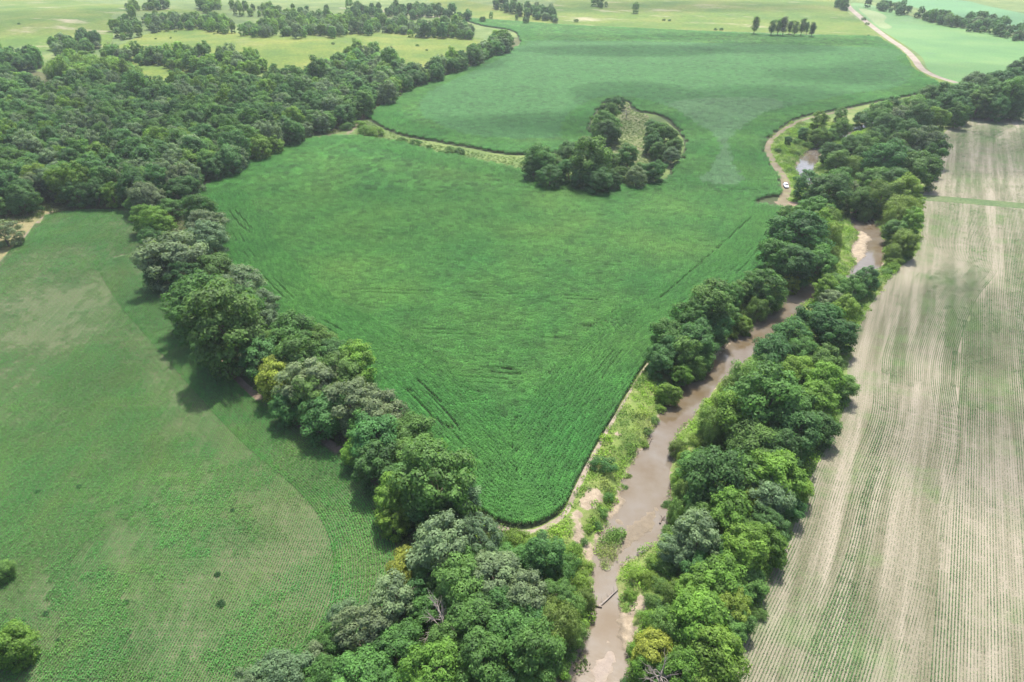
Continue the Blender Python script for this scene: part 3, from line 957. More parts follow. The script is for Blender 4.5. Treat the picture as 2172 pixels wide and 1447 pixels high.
for (px, r, dv) in (((160, 900), 16, .35), ((310, 1060), 12, .35), ((350, 1150), 8, .3), ((240, 1160), 9, -.5), ((170, 640), 14, -.35), ((250, 620), 9, -.3), ((80, 700), 18, -.3), ((60, 1010), 8, .2), ((640, 1190), 9, -.2), ((150, 470), 20, .3), ((170, 780), 10, .35)):
    c_ = at([px])[0]
    dens += dv * np.exp(-(((P[:, 0] - c_[0]) / r) ** 2 + ((P[:, 1] - c_[1]) / (r * 1.5)) ** 2))
d_h, _ = seg_dist(HEAD_CURVE, P_h[:, 0], P_h[:, 1])
dens_h = 0.95 - 0.42 * ss(7, 16, d_h) + 0.22 * fbm(P_h[:, 0], P_h[:, 1], 14.0, 2.0, 3)
PA = np.vstack([P, P_h]); AA = np.r_[A, A_h]; DD = np.r_[dens, dens_h]; XX = np.clip(np.r_[np.ones(len(A)), np.concatenate(X_h)] * 1.05, .6, 1.8)
kp = np.ones(len(PA), bool)
PA, AA, DD = PA[kp], AA[kp], DD[kp]
n = len(PA)
sp = [(*soy_proto(d_, z_, 11 + i + 50 * j), M['crop']) for j in range(3) for i, (d_, z_) in enumerate(((.75, .11), (.95, .15), (1, .185), (1, .225)))]
pick = np.clip(((DD + rng.uniform(-.12, .12, n)) * 4).astype(int), 0, 3) + 4 * rng.integers(0, 3, n)
PA = PA + np.stack([np.cos(AA), np.sin(AA)], 1) * rng.uniform(-.08, .08, n)[:, None]
rot = np.zeros((n, 3)); rot[:, 2] = AA + (rng.random(n) < .5) * math.pi
scl = np.ones((n, 3)); scl[:, 0] = XX; scl[:, 2] = rng.uniform(.85, 1.2, n)
tone = np.tile([0.062, 0.185, 0.038], (n, 1)) * (1 + .2 * fbm(PA[:, 0], PA[:, 1], 20, 7.0, 3))[:, None]
tone[:, 0] *= 1 + .35 * np.clip(fbm(PA[:, 0], PA[:, 1], 11, 8.0, 3), -.5, 1)
scatter('young_crop', sp, put(PA), pick, rot, scl, tone, 'low young green crop in thin rows left of the tree belt')

# stubble field: rows follow the curved edge, then run straight
se = resample(stub_edge, int(np.sum(np.linalg.norm(np.diff(stub_edge, axis=0), axis=1)) / 2))
for _ in range(14):
    se[1:-1] = (se[:-2] + se[1:-1] * 2 + se[2:]) / 4
tg = np.gradient(se, axis=0); tg /= np.linalg.norm(tg, axis=1)[:, None]
nn = np.stack([-tg[:, 1], tg[:, 0]], 1)
if nn[len(nn) // 2, 0] < 0: nn = -nn
P, A = [], []
BEND = 26.0
k = 0
while 1.2 + 2 * k < BEND:
    off = 1.2 + 2.0 * k
    c_ = se + nn * off
    d0, _ = seg_dist(se, c_[:, 0], c_[:, 1])
    ok = (d0 > off - .5) & inside(STUB, c_[:, 0], c_[:, 1])
    P.append(c_[ok]); A.append(np.arctan2(tg[ok, 1], tg[ok, 0])); k += 1
sa = R_(90 - 30.5)
dv = np.array([math.cos(sa), math.sin(sa)])
gu, gv = np.meshgrid(np.arange(0, 560, 2.0), np.arange(-330, 40, 2.0))
cx = gu.ravel() * dv[0] - gv.ravel() * dv[1]; cy = gu.ravel() * dv[1] + gv.ravel() * dv[0]
ok = inside(STUB, cx, cy) & (cy > 40) & (cx < 40 + cy * 0.95 + 60)
cx, cy = cx[ok], cy[ok]
d0, _ = seg_dist(se, cx, cy)
ok = d0 > BEND - .1
P.append(np.stack([cx[ok], cy[ok]], 1)); A.append(np.full(ok.sum(), sa))
P = np.concatenate(P); A = np.concatenate(A)
ok = ~inside(STUB_STRIP, P[:, 0], P[:, 1])
P, A = P[ok], A[ok]
d0, _ = seg_dist(se, P[:, 0], P[:, 1])
along = P @ dv; across = P @ np.array([-dv[1], dv[0]])
band = fbm(across, along * 0.045, 8.0, 3.0, 4)
f1 = fbm(P[:, 0], P[:, 1], 24.0, 6.0, 4)
dens = 0.57 + 0.52 * band + 0.28 * f1 + 0.16 * fbm(P[:, 0], P[:, 1], 4.5, 4.0, 2)
dens -= 0.30 * (1 - ss(4, 13, d0))
dens -= 0.45 * np.exp(-((d0 - BEND) / 1.8) ** 2)
for (px, r, s2, dvv) in (((2030, 690), 9, 40, .55), ((1870, 570), 5, 14, .5), ((1930, 520), 5, 16, .35), ((1900, 800), 6, 12, .2), ((1965, 565), 4, 6, -.7), ((1908, 828), 4, 4, -.8), ((1760, 1420), 8, 8, .3), ((1790, 1340), 7, 14, .35), ((1950, 650), 8, 25, -.25), ((1950, 860), 5, 40, -.3), ((2060, 300), 22, 20, .25), ((1900, 1180), 4, 40, -.35)):
    c_ = at([px])[0][:2]
    q = P - c_
    a_ = q @ dv; b_ = q @ np.array([-dv[1], dv[0]])
    dens += dvv * np.exp(-(a_ / s2) ** 2 - (b_ / r) ** 2)
n = len(P)
sp2 = [(*soy_proto(d_, z_, 21 + i + 40 * j), M['crop']) for j in range(2) for i, (d_, z_) in enumerate(((.45, .08), (.75, .095), (.95, .11), (1, .13), (1, .155), (1, .19)))]
pick = np.clip(((dens + rng.uniform(-.10, .10, n)) * 6).astype(int), 0, 5) + 6 * rng.integers(0, 2, n)
P = P + np.stack([np.cos(A), np.sin(A)], 1) * rng.uniform(-.08, .08, n)[:, None]
rot = np.zeros((n, 3)); rot[:, 2] = A + (rng.random(n) < .5) * math.pi
scl = np.ones((n, 3)); scl[:, 2] = rng.uniform(.85, 1.2, n)
tone = np.tile([0.072, 0.150, 0.052], (n, 1)) * (1 + .2 * fbm(P[:, 0], P[:, 1], 16, 7.0, 3))[:, None]
scatter('stubble_crop', sp2, put(P), pick, rot, scl, tone, 'thin rows of small green plants in the pale stubble field')

# ------------------------------------------------------------------ weeds and tall grass on banks, belts and the island
def weed_proto(seed, nb, h, spread, wide):
    r = np.random.default_rng(seed)
    a = r.uniform(0, 6.28, nb); rad = spread * np.sqrt(r.random(nb))
    z = r.uniform(.12, 1, nb) * h * (1 - .45 * (rad / spread) ** 2)
    pos = np.stack([rad * np.cos(a), rad * np.sin(a), z], 1)
    nr = np.stack([np.cos(a) * .5, np.sin(a) * .5, np.ones(nb) * .8], 1) + r.normal(0, .45, (nb, 3))
    ln = r.uniform(.8, 1.3, nb) * wide * 1.5; wd = r.uniform(.7, 1.2, nb) * wide * .7
    V, Fc = cards(pos, nr, ln, wd, r)
    return V, Fc, np.repeat(r.random(nb), 4)


wp = [(*weed_proto(31, 60, .5, 1.1, .22), M['weed']), (*weed_proto(32, 80, .9, 1.2, .26), M['weed']), (*weed_proto(33, 130, 1.7, 1.4, .32), M['weed'])]
g_ = grid(-20, 250, 40, 430, 1.45)
near = seg_dist(resample(lb, 90), g_[:, 0], g_[:, 1])[0] < 60
g_ = g_[near]
sdw = river_sd(g_[:, 0], g_[:, 1])
bad = np.zeros(len(g_), bool)
for nm, pl, mk in REG:
    bad |= inside(pl, g_[:, 0], g_[:, 1])
ok = (sdw > 0.5) & (sdw < 34) & ~bad
gi_ = grid(60, 110, 60, 130, .9)
isl = np.zeros(len(gi_), bool)
pg = grid(10, 60, 55, 110, .9)
isl = inside(BARS[1][0], pg[:, 0], pg[:, 1])
pg = pg[isl]
Pw = np.vstack([g_[ok], pg]); sdw = np.r_[sdw[ok], np.full(len(pg), 3.0)]
bw = np.zeros(len(Pw))
for (px, r) in BARE:
    r *= .7; c_ = at([px])[0]
    bw = np.maximum(bw, 1 - ss(r * .7, r * 1.6, np.hypot(Pw[:, 0] - c_[0], Pw[:, 1] - c_[1])))
for pl, h, kd in BARS:
    if kd != 'grass':
        bw = np.maximum(bw, inside(pl, Pw[:, 0], Pw[:, 1]) * 1.0)
f1 = fbm(Pw[:, 0], Pw[:, 1], 9.0, 2.0, 3)
ok = (rng.random(len(Pw)) > bw * .95) & (rng.random(len(Pw)) < .86 + .3 * f1)
Pw, sdw, f1 = Pw[ok], sdw[ok], f1[ok]
n = len(Pw)
pick = np.clip((1.0 + 1.1 * f1 + rng.normal(0, .55, n)).astype(int), 0, 2)
rot = np.zeros((n, 3)); rot[:, 2] = rng.uniform(0, 6.28, n)
scl = np.repeat(rng.uniform(.75, 1.25, n)[:, None], 3, 1)
lime = np.array([0.165, 0.30, 0.034]); mid_ = np.array([0.095, 0.185, 0.040]); straw = np.array([0.24, 0.25, 0.10])
f2 = fbm(Pw[:, 0], Pw[:, 1], 6.0, 12.0, 3); f3 = fbm(Pw[:, 0], Pw[:, 1], 12.0, 17.0, 3)
wl = ss(-.45, .35, f2)[:, None]; ws = ss(.3, .8, f3)[:, None] * .6
tone = (mid_ * (1 - wl) + lime * wl) * (1 - ws) + straw * ws
zw = ground_z(Pw[:, 0], Pw[:, 1])
scatter('bank_weeds', wp, np.column_stack([Pw, zw - .05]), pick, rot, scl, tone, 'bright green weeds and tall grass on the river banks')
# undergrowth below the belts and rough grass on the island and the strip across the corn
UG = [WOOD_FLOOR, ISLAND, smooth_line(g2([(770, 255), (830, 280), (930, 308), (1060, 331), (1110, 334), (1112, 358), (1050, 346), (930, 322), (850, 302), (760, 288)]), 5, True)]
Pu = []
for pl, s in zip(UG, (3.2, 1.5, 1.6)):
    q = grid(pl[:, 0].min(), pl[:, 0].max(), pl[:, 1].min(), pl[:, 1].max(), s)
    if s < 3: q = q + rng.uniform(-.5, .5, q.shape) * s
    q = q[inside(pl, q[:, 0], q[:, 1])]
    if s > 3: q = q[q[:, 1] < 420]
    Pu.append(q)
nI = len(Pu[0])
Pu = np.concatenate(Pu)
bad = np.zeros(len(Pu), bool)
for nm, pl, mk in REG[:13]:
    bad |= inside(pl, Pu[:, 0], Pu[:, 1])
isi = (np.arange(len(Pu)) >= nI)[~bad]
Pu = Pu[~bad]
n = len(Pu)
rot = np.zeros((n, 3)); rot[:, 2] = rng.uniform(0, 6.28, n)
scl = np.repeat(rng.uniform(.7, 1.3, n)[:, None], 3, 1) * np.where(isi, .62, 1.2)[:, None]
tone = np.where(isi[:, None], np.array([[0.088, 0.155, 0.040]]), np.array([[0.06, 0.095, 0.025]])) * rng.uniform(.75, 1.25, n)[:, None]
pick = np.where(isi, rng.integers(0, 2, n), rng.integers(1, 3, n))
scatter('undergrowth', wp, np.column_stack([Pu, ground_z(Pu[:, 0], Pu[:, 1]) - .05]), pick, rot, scl, tone, 'low undergrowth beneath the trees')


# ------------------------------------------------------------------ trees: models
def crown_geo(seed, shape):
    r = np.random.default_rng(seed)
    lobes = []
    if shape == 'round':
        C, ax, nl, lr = np.array([0, 0, 6.6]), np.array([3.9, 3.9, 4.3]), 38, (.95, 1.75)
    elif shape == 'spread':
        C, ax, nl, lr = np.array([0, 0, 6.4]), np.array([4.2, 4.2, 3.4]), 42, (.85, 1.55)
    elif shape == 'open':
        C, ax, nl, lr = np.array([0, 0, 6.9]), np.array([4.1, 4.1, 4.4]), 34, (.8, 1.5)
    elif shape == 'oval':
        C, ax, nl, lr = np.array([0, 0, 6.8]), np.array([3.4, 3.4, 5.0]), 36, (.95, 1.8)
    elif shape == 'willow':
        C, ax, nl, lr = np.array([0, 0, 5.6]), np.array([3.6, 3.6, 4.2]), 34, (.9, 1.5)
    elif shape == 'poplar':
        C, ax, nl, lr = np.array([0, 0, 8.2]), np.array([1.7, 1.7, 5.8]), 20, (.9, 1.5)
    elif shape == 'shrub':
        C, ax, nl, lr = np.array([0, 0, 1.7]), np.array([2.6, 2.6, 1.7]), 18, (.8, 1.4)
    ga_ = math.pi * (3 - math.sqrt(5))
    zmin = -.85 if shape in ('willow', 'poplar', 'shrub') else -.72
    for i in range(nl):
        z = zmin + (1 - zmin) * (i + .5) / nl
        a = i * ga_ + r.normal(0, .35)
        rr = math.sqrt(max(0, 1 - z * z)) if z > 0 else math.sqrt(max(0, 1 - (z * .8) ** 2))
        d = np.array([rr * math.cos(a), rr * math.sin(a), z])
        lobes.append((C + d * ax * r.uniform(.66, 1.12), r.uniform(*lr)))
    if shape not in ('poplar', 'shrub'):
        for i in range(11):                      # low boughs that hang towards the ground
            a = i * 2 * math.pi / 11 + r.normal(0, .2)
            q = ax[0] * r.uniform(.62, .92)
            lobes.append((np.array([q * math.cos(a), q * math.sin(a), r.uniform(1.1, 2.6)]), r.uniform(.9, 1.35)))
    nl = len(lobes)
    lobes.append((C, float(ax.min()) * .95))
    pos, nr, ln, tt = [], [], [], []
    per = 30 if shape != 'shrub' else 42
    for li, (c, rad) in enumerate(lobes):
        core = li == nl
        m = int(per * 4 * math.pi * rad ** 2 * (0.28 if core else 1.0) / 3.2) + 30
        d = r.normal(size=(m, 3)); d /= np.linalg.norm(d, axis=1)[:, None]
        if not core:
            d[:, 2] = np.where((d[:, 2] < -.3) & (r.random(m) < .6), -d[:, 2], d[:, 2])
        # knobbly lobes
        kn = 1 + .18 * np.sin(d[:, 0] * 5 + li) * np.sin(d[:, 1] * 6 + li * 2) + .12 * np.sin(d[:, 2] * 9 + li)
        rr = rad * r.uniform(.72, 1.08, m) * kn
        st = np.array([1, 1, .82]) if shape not in ('willow', 'poplar') else np.array([1, 1, 1.35])
        p = c + d * rr[:, None] * st
        out = p - (C - np.array([0, 0, 1.5])); out /= np.linalg.norm(out, axis=1)[:, None]
        nrm = d * .95 + out * .35 + np.array([0, 0, .30]) + r.normal(0, .34, (m, 3))
        if shape == 'willow':
            p[:, 2] -= r.random(m) * .5
            nrm[:, 2] *= .5
        pos.append(p); nr.append(nrm)
        ln.append(r.uniform(.32, .56, m) * (1.0 if shape != 'shrub' else .62))
        tt.append(np.clip(.5 + r.normal(0, .13) + r.normal(0, .2, m), 0, 1))
    pos = np.concatenate(pos); nr = np.concatenate(nr); ln = np.concatenate(ln); tt = np.concatenate(tt)
    keep = pos[:, 2] > .1
    pos, nr, ln, tt = pos[keep], nr[keep], ln[keep], tt[keep]
    wd = ln * (.62 if shape not in ('willow',) else .34)
    if shape == 'willow': ln = ln * 1.35
    V, Fc = cards(pos, nr, ln, wd, r, .25)
    return V, Fc, np.repeat(tt, 4), lobes, C


def trunk_geo(seed, shape, lobes, C):
    r = np.random.default_rng(seed + 100)
    parts = []
    top = C[2] + (.6 if shape != 'shrub' else .2)
    if shape == 'shrub':
        for k in range(4):
            a = r.uniform(0, 6.28)
            parts.append(tube([(0, 0, -.2), (math.cos(a) * .4, math.sin(a) * .4, .8), (math.cos(a), math.sin(a), 1.9)], .08, .02, 5))
        return join(parts)
    j = r.normal(0, .15, 2)
    parts.append(tube([(0, 0, -.4), (0, 0, .3), (j[0], j[1], C[2] * .35), (j[0] * 2, j[1] * 2, C[2] * .7), (j[0], j[1], top + 1.2)], .34, .07, 7))
    for li in r.choice(len(lobes) - 1, 8, replace=False):
        c = lobes[li][0]
        s = np.array([j[0] * 1.4, j[1] * 1.4, min(C[2] * r.uniform(.32, .62), c[2] * .8)])
        m = (s + c) / 2 + np.array([0, 0, -.3])
        parts.append(tube([s, m, c], .13, .03, 5))
    return join(parts)


def dead_geo(seed, h=8.0, spread=3.6, nlimb=15, twigs=9):
    r = np.random.default_rng(seed)
    parts = [tube([(0, 0, -.4), (.05, .1, h * .3), (-.1, .1, h * .6), (.1, 0, h)], .3, .05, 6)]
    for k in range(nlimb):
        z = h * r.uniform(.3, .85); a = r.uniform(0, 6.28); L = spread * r.uniform(.6, 1.1) * (1.2 - z / h * .5)
        e = np.array([math.cos(a) * L, math.sin(a) * L, z + r.uniform(.6, 2.6)])
        s = np.array([0, 0, z]); m = s * .5 + e * .5 + r.normal(0, .2, 3)
        parts.append(tube([s, m, e], .12, .025, 5))
        for t in range(twigs):
            q = s + (e - s) * r.uniform(.35, 1)
            d = (e - s) / L * r.uniform(.5, 1.2) + r.normal(0, .6, 3)
            parts.append(tube([q, q + d * .5 + r.normal(0, .08, 3), q + d], .045, .012, 4))
    return join(parts)


MODELS = {}
for shape, seeds in (('round', (1, 2, 3, 4)), ('spread', (5, 6, 7)), ('open', (8, 9, 10)), ('oval', (11, 12)), ('willow', (13, 14, 15)), ('poplar', (16, 17)), ('shrub', (18, 19, 20))):
    MODELS[shape] = []
    for s in seeds:
        V, Fc, tt, lob, C = crown_geo(s, shape)
        me = mesh_np('crown_' + shape, V, Fc, M['leaf'], {'tint': tt})
        tv, tf = trunk_geo(s, shape, lob, C)
        mt = mesh_np('trunk_' + shape, tv, tf, M['bark'], smooth=True)
        rad = np.percentile(np.hypot(V[:, 0], V[:, 1]), 93)
        MODELS[shape].append(dict(crown=me, trunk=mt, rad=rad, cz=C[2], geo=(V, Fc, tt), tgeo=(tv, tf)))
dead_me = [mesh_np('dead_branches', *dead_geo(s), M['deadwood'], smooth=True) for s in (41, 42)]

COLS = {'D': (0.056, 0.138, 0.040), 'M': (0.080, 0.174, 0.042), 'L': (0.112, 0.210, 0.034), 'S': (0.115, 0.180, 0.090), 'Y': (0.165, 0.225, 0.036), 'W': (0.125, 0.21, 0.055)}
CNAME = {'D': 'dark green', 'M': 'mid green', 'L': 'bright green', 'S': 'silvery', 'Y': 'yellowing', 'W': 'pale green'}
ORD = ['', 'second', 'third', 'fourth', 'fifth', 'sixth', 'seventh', 'eighth', 'ninth', 'tenth', 'eleventh', 'twelfth', 'thirteenth', 'fourteenth', 'fifteenth', 'sixteenth', 'seventeenth', 'eighteenth', 'nineteenth', 'twentieth', 'twenty-first', 'twenty-second', 'twenty-third', 'twenty-fourth', 'twenty-fifth']
TREES = []     # every individual plant: dict(kind, shape, cls, xyz, r, place, u, v)
SHAPES = {'D': ['round', 'spread', 'round', 'open'], 'M': ['round', 'open', 'spread', 'oval'], 'L': ['round', 'oval', 'open'], 'S': ['open', 'spread', 'open'], 'Y': ['open', 'round'], 'W': ['willow']}


def plant(lst, place, group):
    for e in lst:
        u, v, w, c = e[:4]
        kind = e[4] if len(e) > 4 else ('willow_tree' if c == 'W' else 'broadleaf_tree')
        shape = 'shrub' if kind == 'shrub' else ('poplar' if kind == 'poplar_tree' else random.choice(SHAPES[c]))
        mdl = random.choice(MODELS[shape])
        cz = 6.0
        for _ in range(4):
            W = at([(u, v)], cz)[0]
            r = w / 2 / FPX * depth_of(W)
            s = r / mdl['rad']
            cz = mdl['cz'] * s * .84
        hz = s * .84 * random.uniform(.88, 1.12)
        TREES.append(dict(kind=kind, shape=shape, mdl=mdl, cls=c, x=W[0], y=W[1], s=s, hz=hz, r=r, place=place, group=group, u=u, v=v))


LB4 = [(310, 420, 75, 'S'), (337, 388, 50, 'S'), (380, 400, 62, 'D'), (417, 445, 70, 'M'), (360, 435, 55, 'M'), (307, 453, 70, 'L'), (333, 475, 62, 'L'), (433, 470, 85, 'S'), (287, 428, 45, 'M'), (322, 502, 52, 'D'), (360, 540, 135, 'S'), (437, 497, 85, 'S'), (447, 558, 98, 'M'), (340, 575, 70, 'D'), (395, 585, 70, 'D')]
LB3 = [(513, 595, 95, 'S'), (430, 635, 150, 'M'), (553, 648, 80, 'S'), (487, 695, 150, 'M'), (567, 680, 65, 'S'), (623, 698, 112, 'M'), (673, 720, 75, 'M'), (547, 745, 100, 'D'), (700, 740, 72, 'D'), (400, 655, 85, 'D'), (455, 735, 80, 'D'), (580, 720, 80, 'M'), (515, 660, 80, 'M')]
LB2 = [(588, 795, 92, 'Y'), (655, 812, 118, 'S'), (635, 765, 95, 'M'), (720, 785, 105, 'M'), (755, 770, 90, 'L'), (690, 870, 112, 'D'), (745, 850, 120, 'S'), (810, 865, 112, 'S'), (800, 930, 112, 'D'), (865, 915, 105, 'M'), (620, 850, 85, 'D'), (770, 900, 80, 'M'), (860, 965, 95, 'M'), (650, 850, 80, 'M'), (700, 830, 70, 'L'), (760, 955, 70, 'L')]
LB1 = [(930, 1010, 172, 'M'), (830, 1055, 90, 'L'), (800, 985, 100, 'D'), (905, 1085, 95, 'D'), (860, 1010, 90, 'D'), (975, 1050, 85, 'S'), (835, 1100, 70, 'L'), (955, 1095, 60, 'D')]
GROVE = [(937, 1150, 140, 'S'), (1017, 1137, 100, 'S'), (1154, 1175, 95, 'D'), (1084, 1178, 75, 'M'), (860, 1200, 88, 'Y'), (912, 1218, 88, 'M'), (1050, 1217, 120, 'S'), (1117, 1258, 110, 'S'), (977, 1237, 112, 'M'), (1180, 1254, 75, 'M'), (834, 1275, 110, 'S'), (905, 1285, 90, 'M'), (1007, 1310, 130, 'M'), (1090, 1347, 145, 'M'), (775, 1335, 118, 'S'), (835, 1365, 112, 'M'), (925, 1425, 135, 'L'), (757, 1415, 128, 'M'), (1134, 1390, 110, 'M'), (1024, 1412, 110, 'M'), (725, 1308, 72, 'S'), (600, 1420, 118, 'S'), (663, 1400, 78, 'S'), (705, 1365, 70, 'M'), (690, 1430, 95, 'M'), (530, 1452, 80, 'S'), (960, 1190, 80, 'S'), (1000, 1180, 70, 'M'), (880, 1250, 80, 'D'), (1060, 1290, 90, 'D'), (945, 1370, 80, 'M'), (1140, 1310, 85, 'D'), (870, 1440, 80, 'D'), (1050, 1455, 90, 'D'), (800, 1455, 90, 'M')]
GROVEW = [(1100, 1142, 58, 'L', 'shrub'), (1060, 1150, 45, 'M', 'shrub'), (1205, 1195, 55, 'M', 'shrub'), (1234, 1217, 52, 'L', 'shrub'), (1237, 1258, 50, 'W'), (1180, 1325, 95, 'W'), (1217, 1327, 62, 'W'), (1225, 1300, 52, 'L', 'shrub'), (1185, 1400, 62, 'L', 'shrub'), (1150, 1440, 60, 'W'), (1200, 1375, 46, 'M', 'shrub'), (1215, 1165, 48, 'L', 'shrub'), (1190, 1215, 60, 'M', 'shrub'), (1210, 1275, 60, 'W'), (1160, 1290, 60, 'W'), (1245, 1185, 36, 'L', 'shrub'), (1140, 1210, 60, 'M', 'shrub'), (1110, 1430, 60, 'M', 'shrub')]
WB = [(1698, 492, 110, 'D'), (1758, 503, 56, 'W'), (1661, 545, 80, 'M'), (1688, 548, 82, 'D'), (1735, 545, 72, 'M'), (1620, 595, 82, 'M'), (1681, 582, 40, 'Y'), (1642, 612, 56, 'W'), (1608, 642, 46, 'W'), (1548, 628, 52, 'M'), (1571, 615, 46, 'M'), (1508, 650, 92, 'M'), (1468, 675, 82, 'M'), (1580, 670, 40, 'L'), (1475, 705, 92, 'D'), (1513, 690, 70, 'D'), (1481, 742, 62, 'M'), (1455, 745, 60, 'M'), (1421, 712, 78, 'M'), (1400, 762, 58, 'D'), (1424, 815, 46, 'L'), (1475, 762, 50, 'W'), (1446, 780, 46, 'L'), (1415, 745, 60, 'D'), (1729, 440, 62, 'M'), (1682, 460, 66, 'M'), (1758, 462, 48, 'W'), (1738, 475, 56, 'L'), (1600, 615, 46, 'D'), (1540, 660, 50, 'M')]
WBS = [(1387, 796, 32, 'M', 'shrub'), (1281, 984, 54, 'D', 'shrub'), (1530, 705, 34, 'M', 'shrub'), (1555, 695, 30, 'L', 'shrub'), (1402, 850, 26, 'L', 'shrub'), (1392, 875, 24, 'M', 'shrub'), (1375, 900, 24, 'M', 'shrub'), (1370, 925, 22, 'L', 'shrub'), (1335, 990, 20, 'L', 'shrub'), (1327, 1012, 20, 'M', 'shrub'), (1292, 1042, 26, 'M', 'shrub'), (1280, 1072, 28, 'M', 'shrub'), (1270, 1098, 24, 'M', 'shrub'), (1250, 1108, 22, 'L', 'shrub'), (1425, 770, 30, 'M', 'shrub'), (1404, 812, 26, 'D', 'shrub'), (1778, 518, 24, 'L', 'shrub'), (1762, 540, 38, 'W'), (1750, 566, 32, 'M', 'shrub'), (1240, 1135, 22, 'M', 'shrub'), (1222, 1148, 24, 'D', 'shrub')]
EB3 = [(1750, 607, 44, 'L'), (1778, 592, 50, 'M'), (1805, 615, 62, 'M'), (1770, 634, 52, 'S'), (1838, 590, 54, 'D'), (1795, 660, 64, 'L'), (1920, 506, 50, 'W'), (1899, 532, 38, 'W'), (1928, 520, 42, 'L'), (1897, 553, 34, 'L', 'shrub'), (1918, 440, 62, 'W'), (1904, 459, 50, 'W'), (1935, 468, 50, 'L'), (1905, 478, 50, 'M'), (1882, 575, 26, 'M', 'shrub'), (1910, 545, 36, 'D', 'shrub'), (1898, 566, 28, 'L', 'shrub'), (1825, 612, 40, 'D'), (1850, 600, 36, 'M', 'shrub')]
EB2 = [(1674, 710, 80, 'D'), (1744, 684, 106, 'D'), (1775, 700, 82, 'D'), (1645, 742, 92, 'D'), (1700, 750, 75, 'M'), (1758, 768, 84, 'M'), (1688, 785, 72, 'L'), (1588, 805, 92, 'W'), (1558, 824, 62, 'W'), (1748, 803, 78, 'L'), (1783, 815, 65, 'M'), (1615, 860, 132, 'M'), (1688, 845, 102, 'M'), (1731, 845, 92, 'L'), (1678, 908, 112, 'D'), (1738, 900, 82, 'D'), (1558, 882, 100, 'L'), (1510, 900, 70, 'W'), (1600, 932, 110, 'M'), (1655, 950, 100, 'D'), (1680, 715, 80, 'M'), (1640, 775, 80, 'M'), (1540, 855, 60, 'W')]
EB1 = [(1481, 982, 82, 'M'), (1515, 1016, 130, 'D'), (1588, 1000, 92, 'M'), (1652, 1008, 110, 'L'), (1692, 1026, 62, 'L'), (1635, 1052, 92, 'S'), (1670, 1068, 70, 'D'), (1608, 1060, 64, 'L'), (1548, 1086, 112, 'L'), (1491, 1095, 75, 'M'), (1635, 1105, 80, 'D'), (1478, 1142, 108, 'S'), (1575, 1130, 75, 'M'), (1622, 1146, 92, 'L'), (1581, 1172, 92, 'L'), (1521, 1217, 122, 'L'), (1595, 1230, 76, 'M'), (1548, 1252, 82, 'M'), (1468, 1256, 74, 'L'), (1550, 1290, 92, 'Y'), (1491, 1316, 130, 'L'), (1510, 1382, 130, 'L'), (1450, 1412, 95, 'L'), (1572, 1318, 60, 'M'), (1435, 1165, 80, 'S'), (1440, 1266, 72, 'W'), (1424, 1332, 90, 'W'), (1390, 1366, 86, 'Y'), (1440, 930, 40, 'W'), (1455, 1030, 50, 'W'), (1440, 1068, 48, 'W'), (1530, 1160, 70, 'D'), (1475, 1205, 70, 'D'), (1545, 1345, 80, 'M'), (1410, 1420, 60, 'M'), (1490, 1440, 90, 'L'), (1480, 1060, 60, 'M'), (1460, 1350, 80, 'L'), (1372, 1400, 56, 'L')]
EBS = [(1424, 1048, 32, 'M', 'shrub'), (1432, 1085, 34, 'L', 'shrub'), (1420, 1108, 30, 'M', 'shrub'), (1440, 1000, 34, 'L', 'shrub'), (1357, 1414, 62, 'L', 'shrub'), (1390, 1190, 40, 'L', 'shrub'), (1375, 1225, 40, 'L', 'shrub'), (1350, 1215, 32, 'L', 'shrub'), (1400, 1240, 40, 'M', 'shrub'), (1385, 1275, 40, 'M', 'shrub'), (1340, 1250, 30, 'L', 'shrub'), (1370, 1310, 40, 'L', 'shrub'), (1350, 1365, 40, 'L', 'shrub'), (1410, 1200, 50, 'M', 'shrub'), (1340, 1430, 44, 'D', 'shrub'), (1455, 960, 40, 'L', 'shrub'), (1480, 930, 44, 'L', 'shrub'), (1500, 860, 30, 'L', 'shrub'), (1405, 1290, 46, 'D', 'shrub'), (1640, 1190, 34, 'D', 'shrub'), (1610, 1300, 36, 'M', 'shrub')]
UP = [(1705, 279, 24, 'D'), (1672, 297, 16, 'D'), (1786, 239, 30, 'M'), (1786, 261, 40, 'L'), (1741, 276, 40, 'L'), (1738, 255, 32, 'L'), (1767, 273, 32, 'M'), (1835, 240, 42, 'D'), (1867, 250, 42, 'M'), (1867, 228, 50, 'M'), (1907, 246, 50, 'S'), (1887, 261, 52, 'D'), (1948, 253, 54, 'D'), (1764, 322, 46, 'D'), (1776, 338, 42, 'M'), (1810, 307, 52, 'M'), (1850, 302, 52, 'M'), (1905, 305, 62, 'M'), (1960, 303, 70, 'S'), (1979, 322, 58, 'M'), (1887, 337, 80, 'D'), (1950, 355, 82, 'M'), (1813, 349, 42, 'W'), (1832, 331, 42, 'M'), (1854, 377, 62, 'M'), (1716, 386, 62, 'D'), (1758, 400, 82, 'D'), (1780, 384, 50, 'M'), (1811, 390, 32, 'S'), (1822, 414, 52, 'M'), (1878, 410, 72, 'W'), (1918, 408, 62, 'L'), (1935, 425, 48, 'L'), (1900, 380, 60, 'D'), (1850, 350, 50, 'M'), (1920, 330, 56, 'D'), (1930, 280, 56, 'D'), (1840, 320, 44, 'M'), (1975, 345, 46, 'D'), (1865, 285, 46, 'D'), (1845, 420, 50, 'D')]
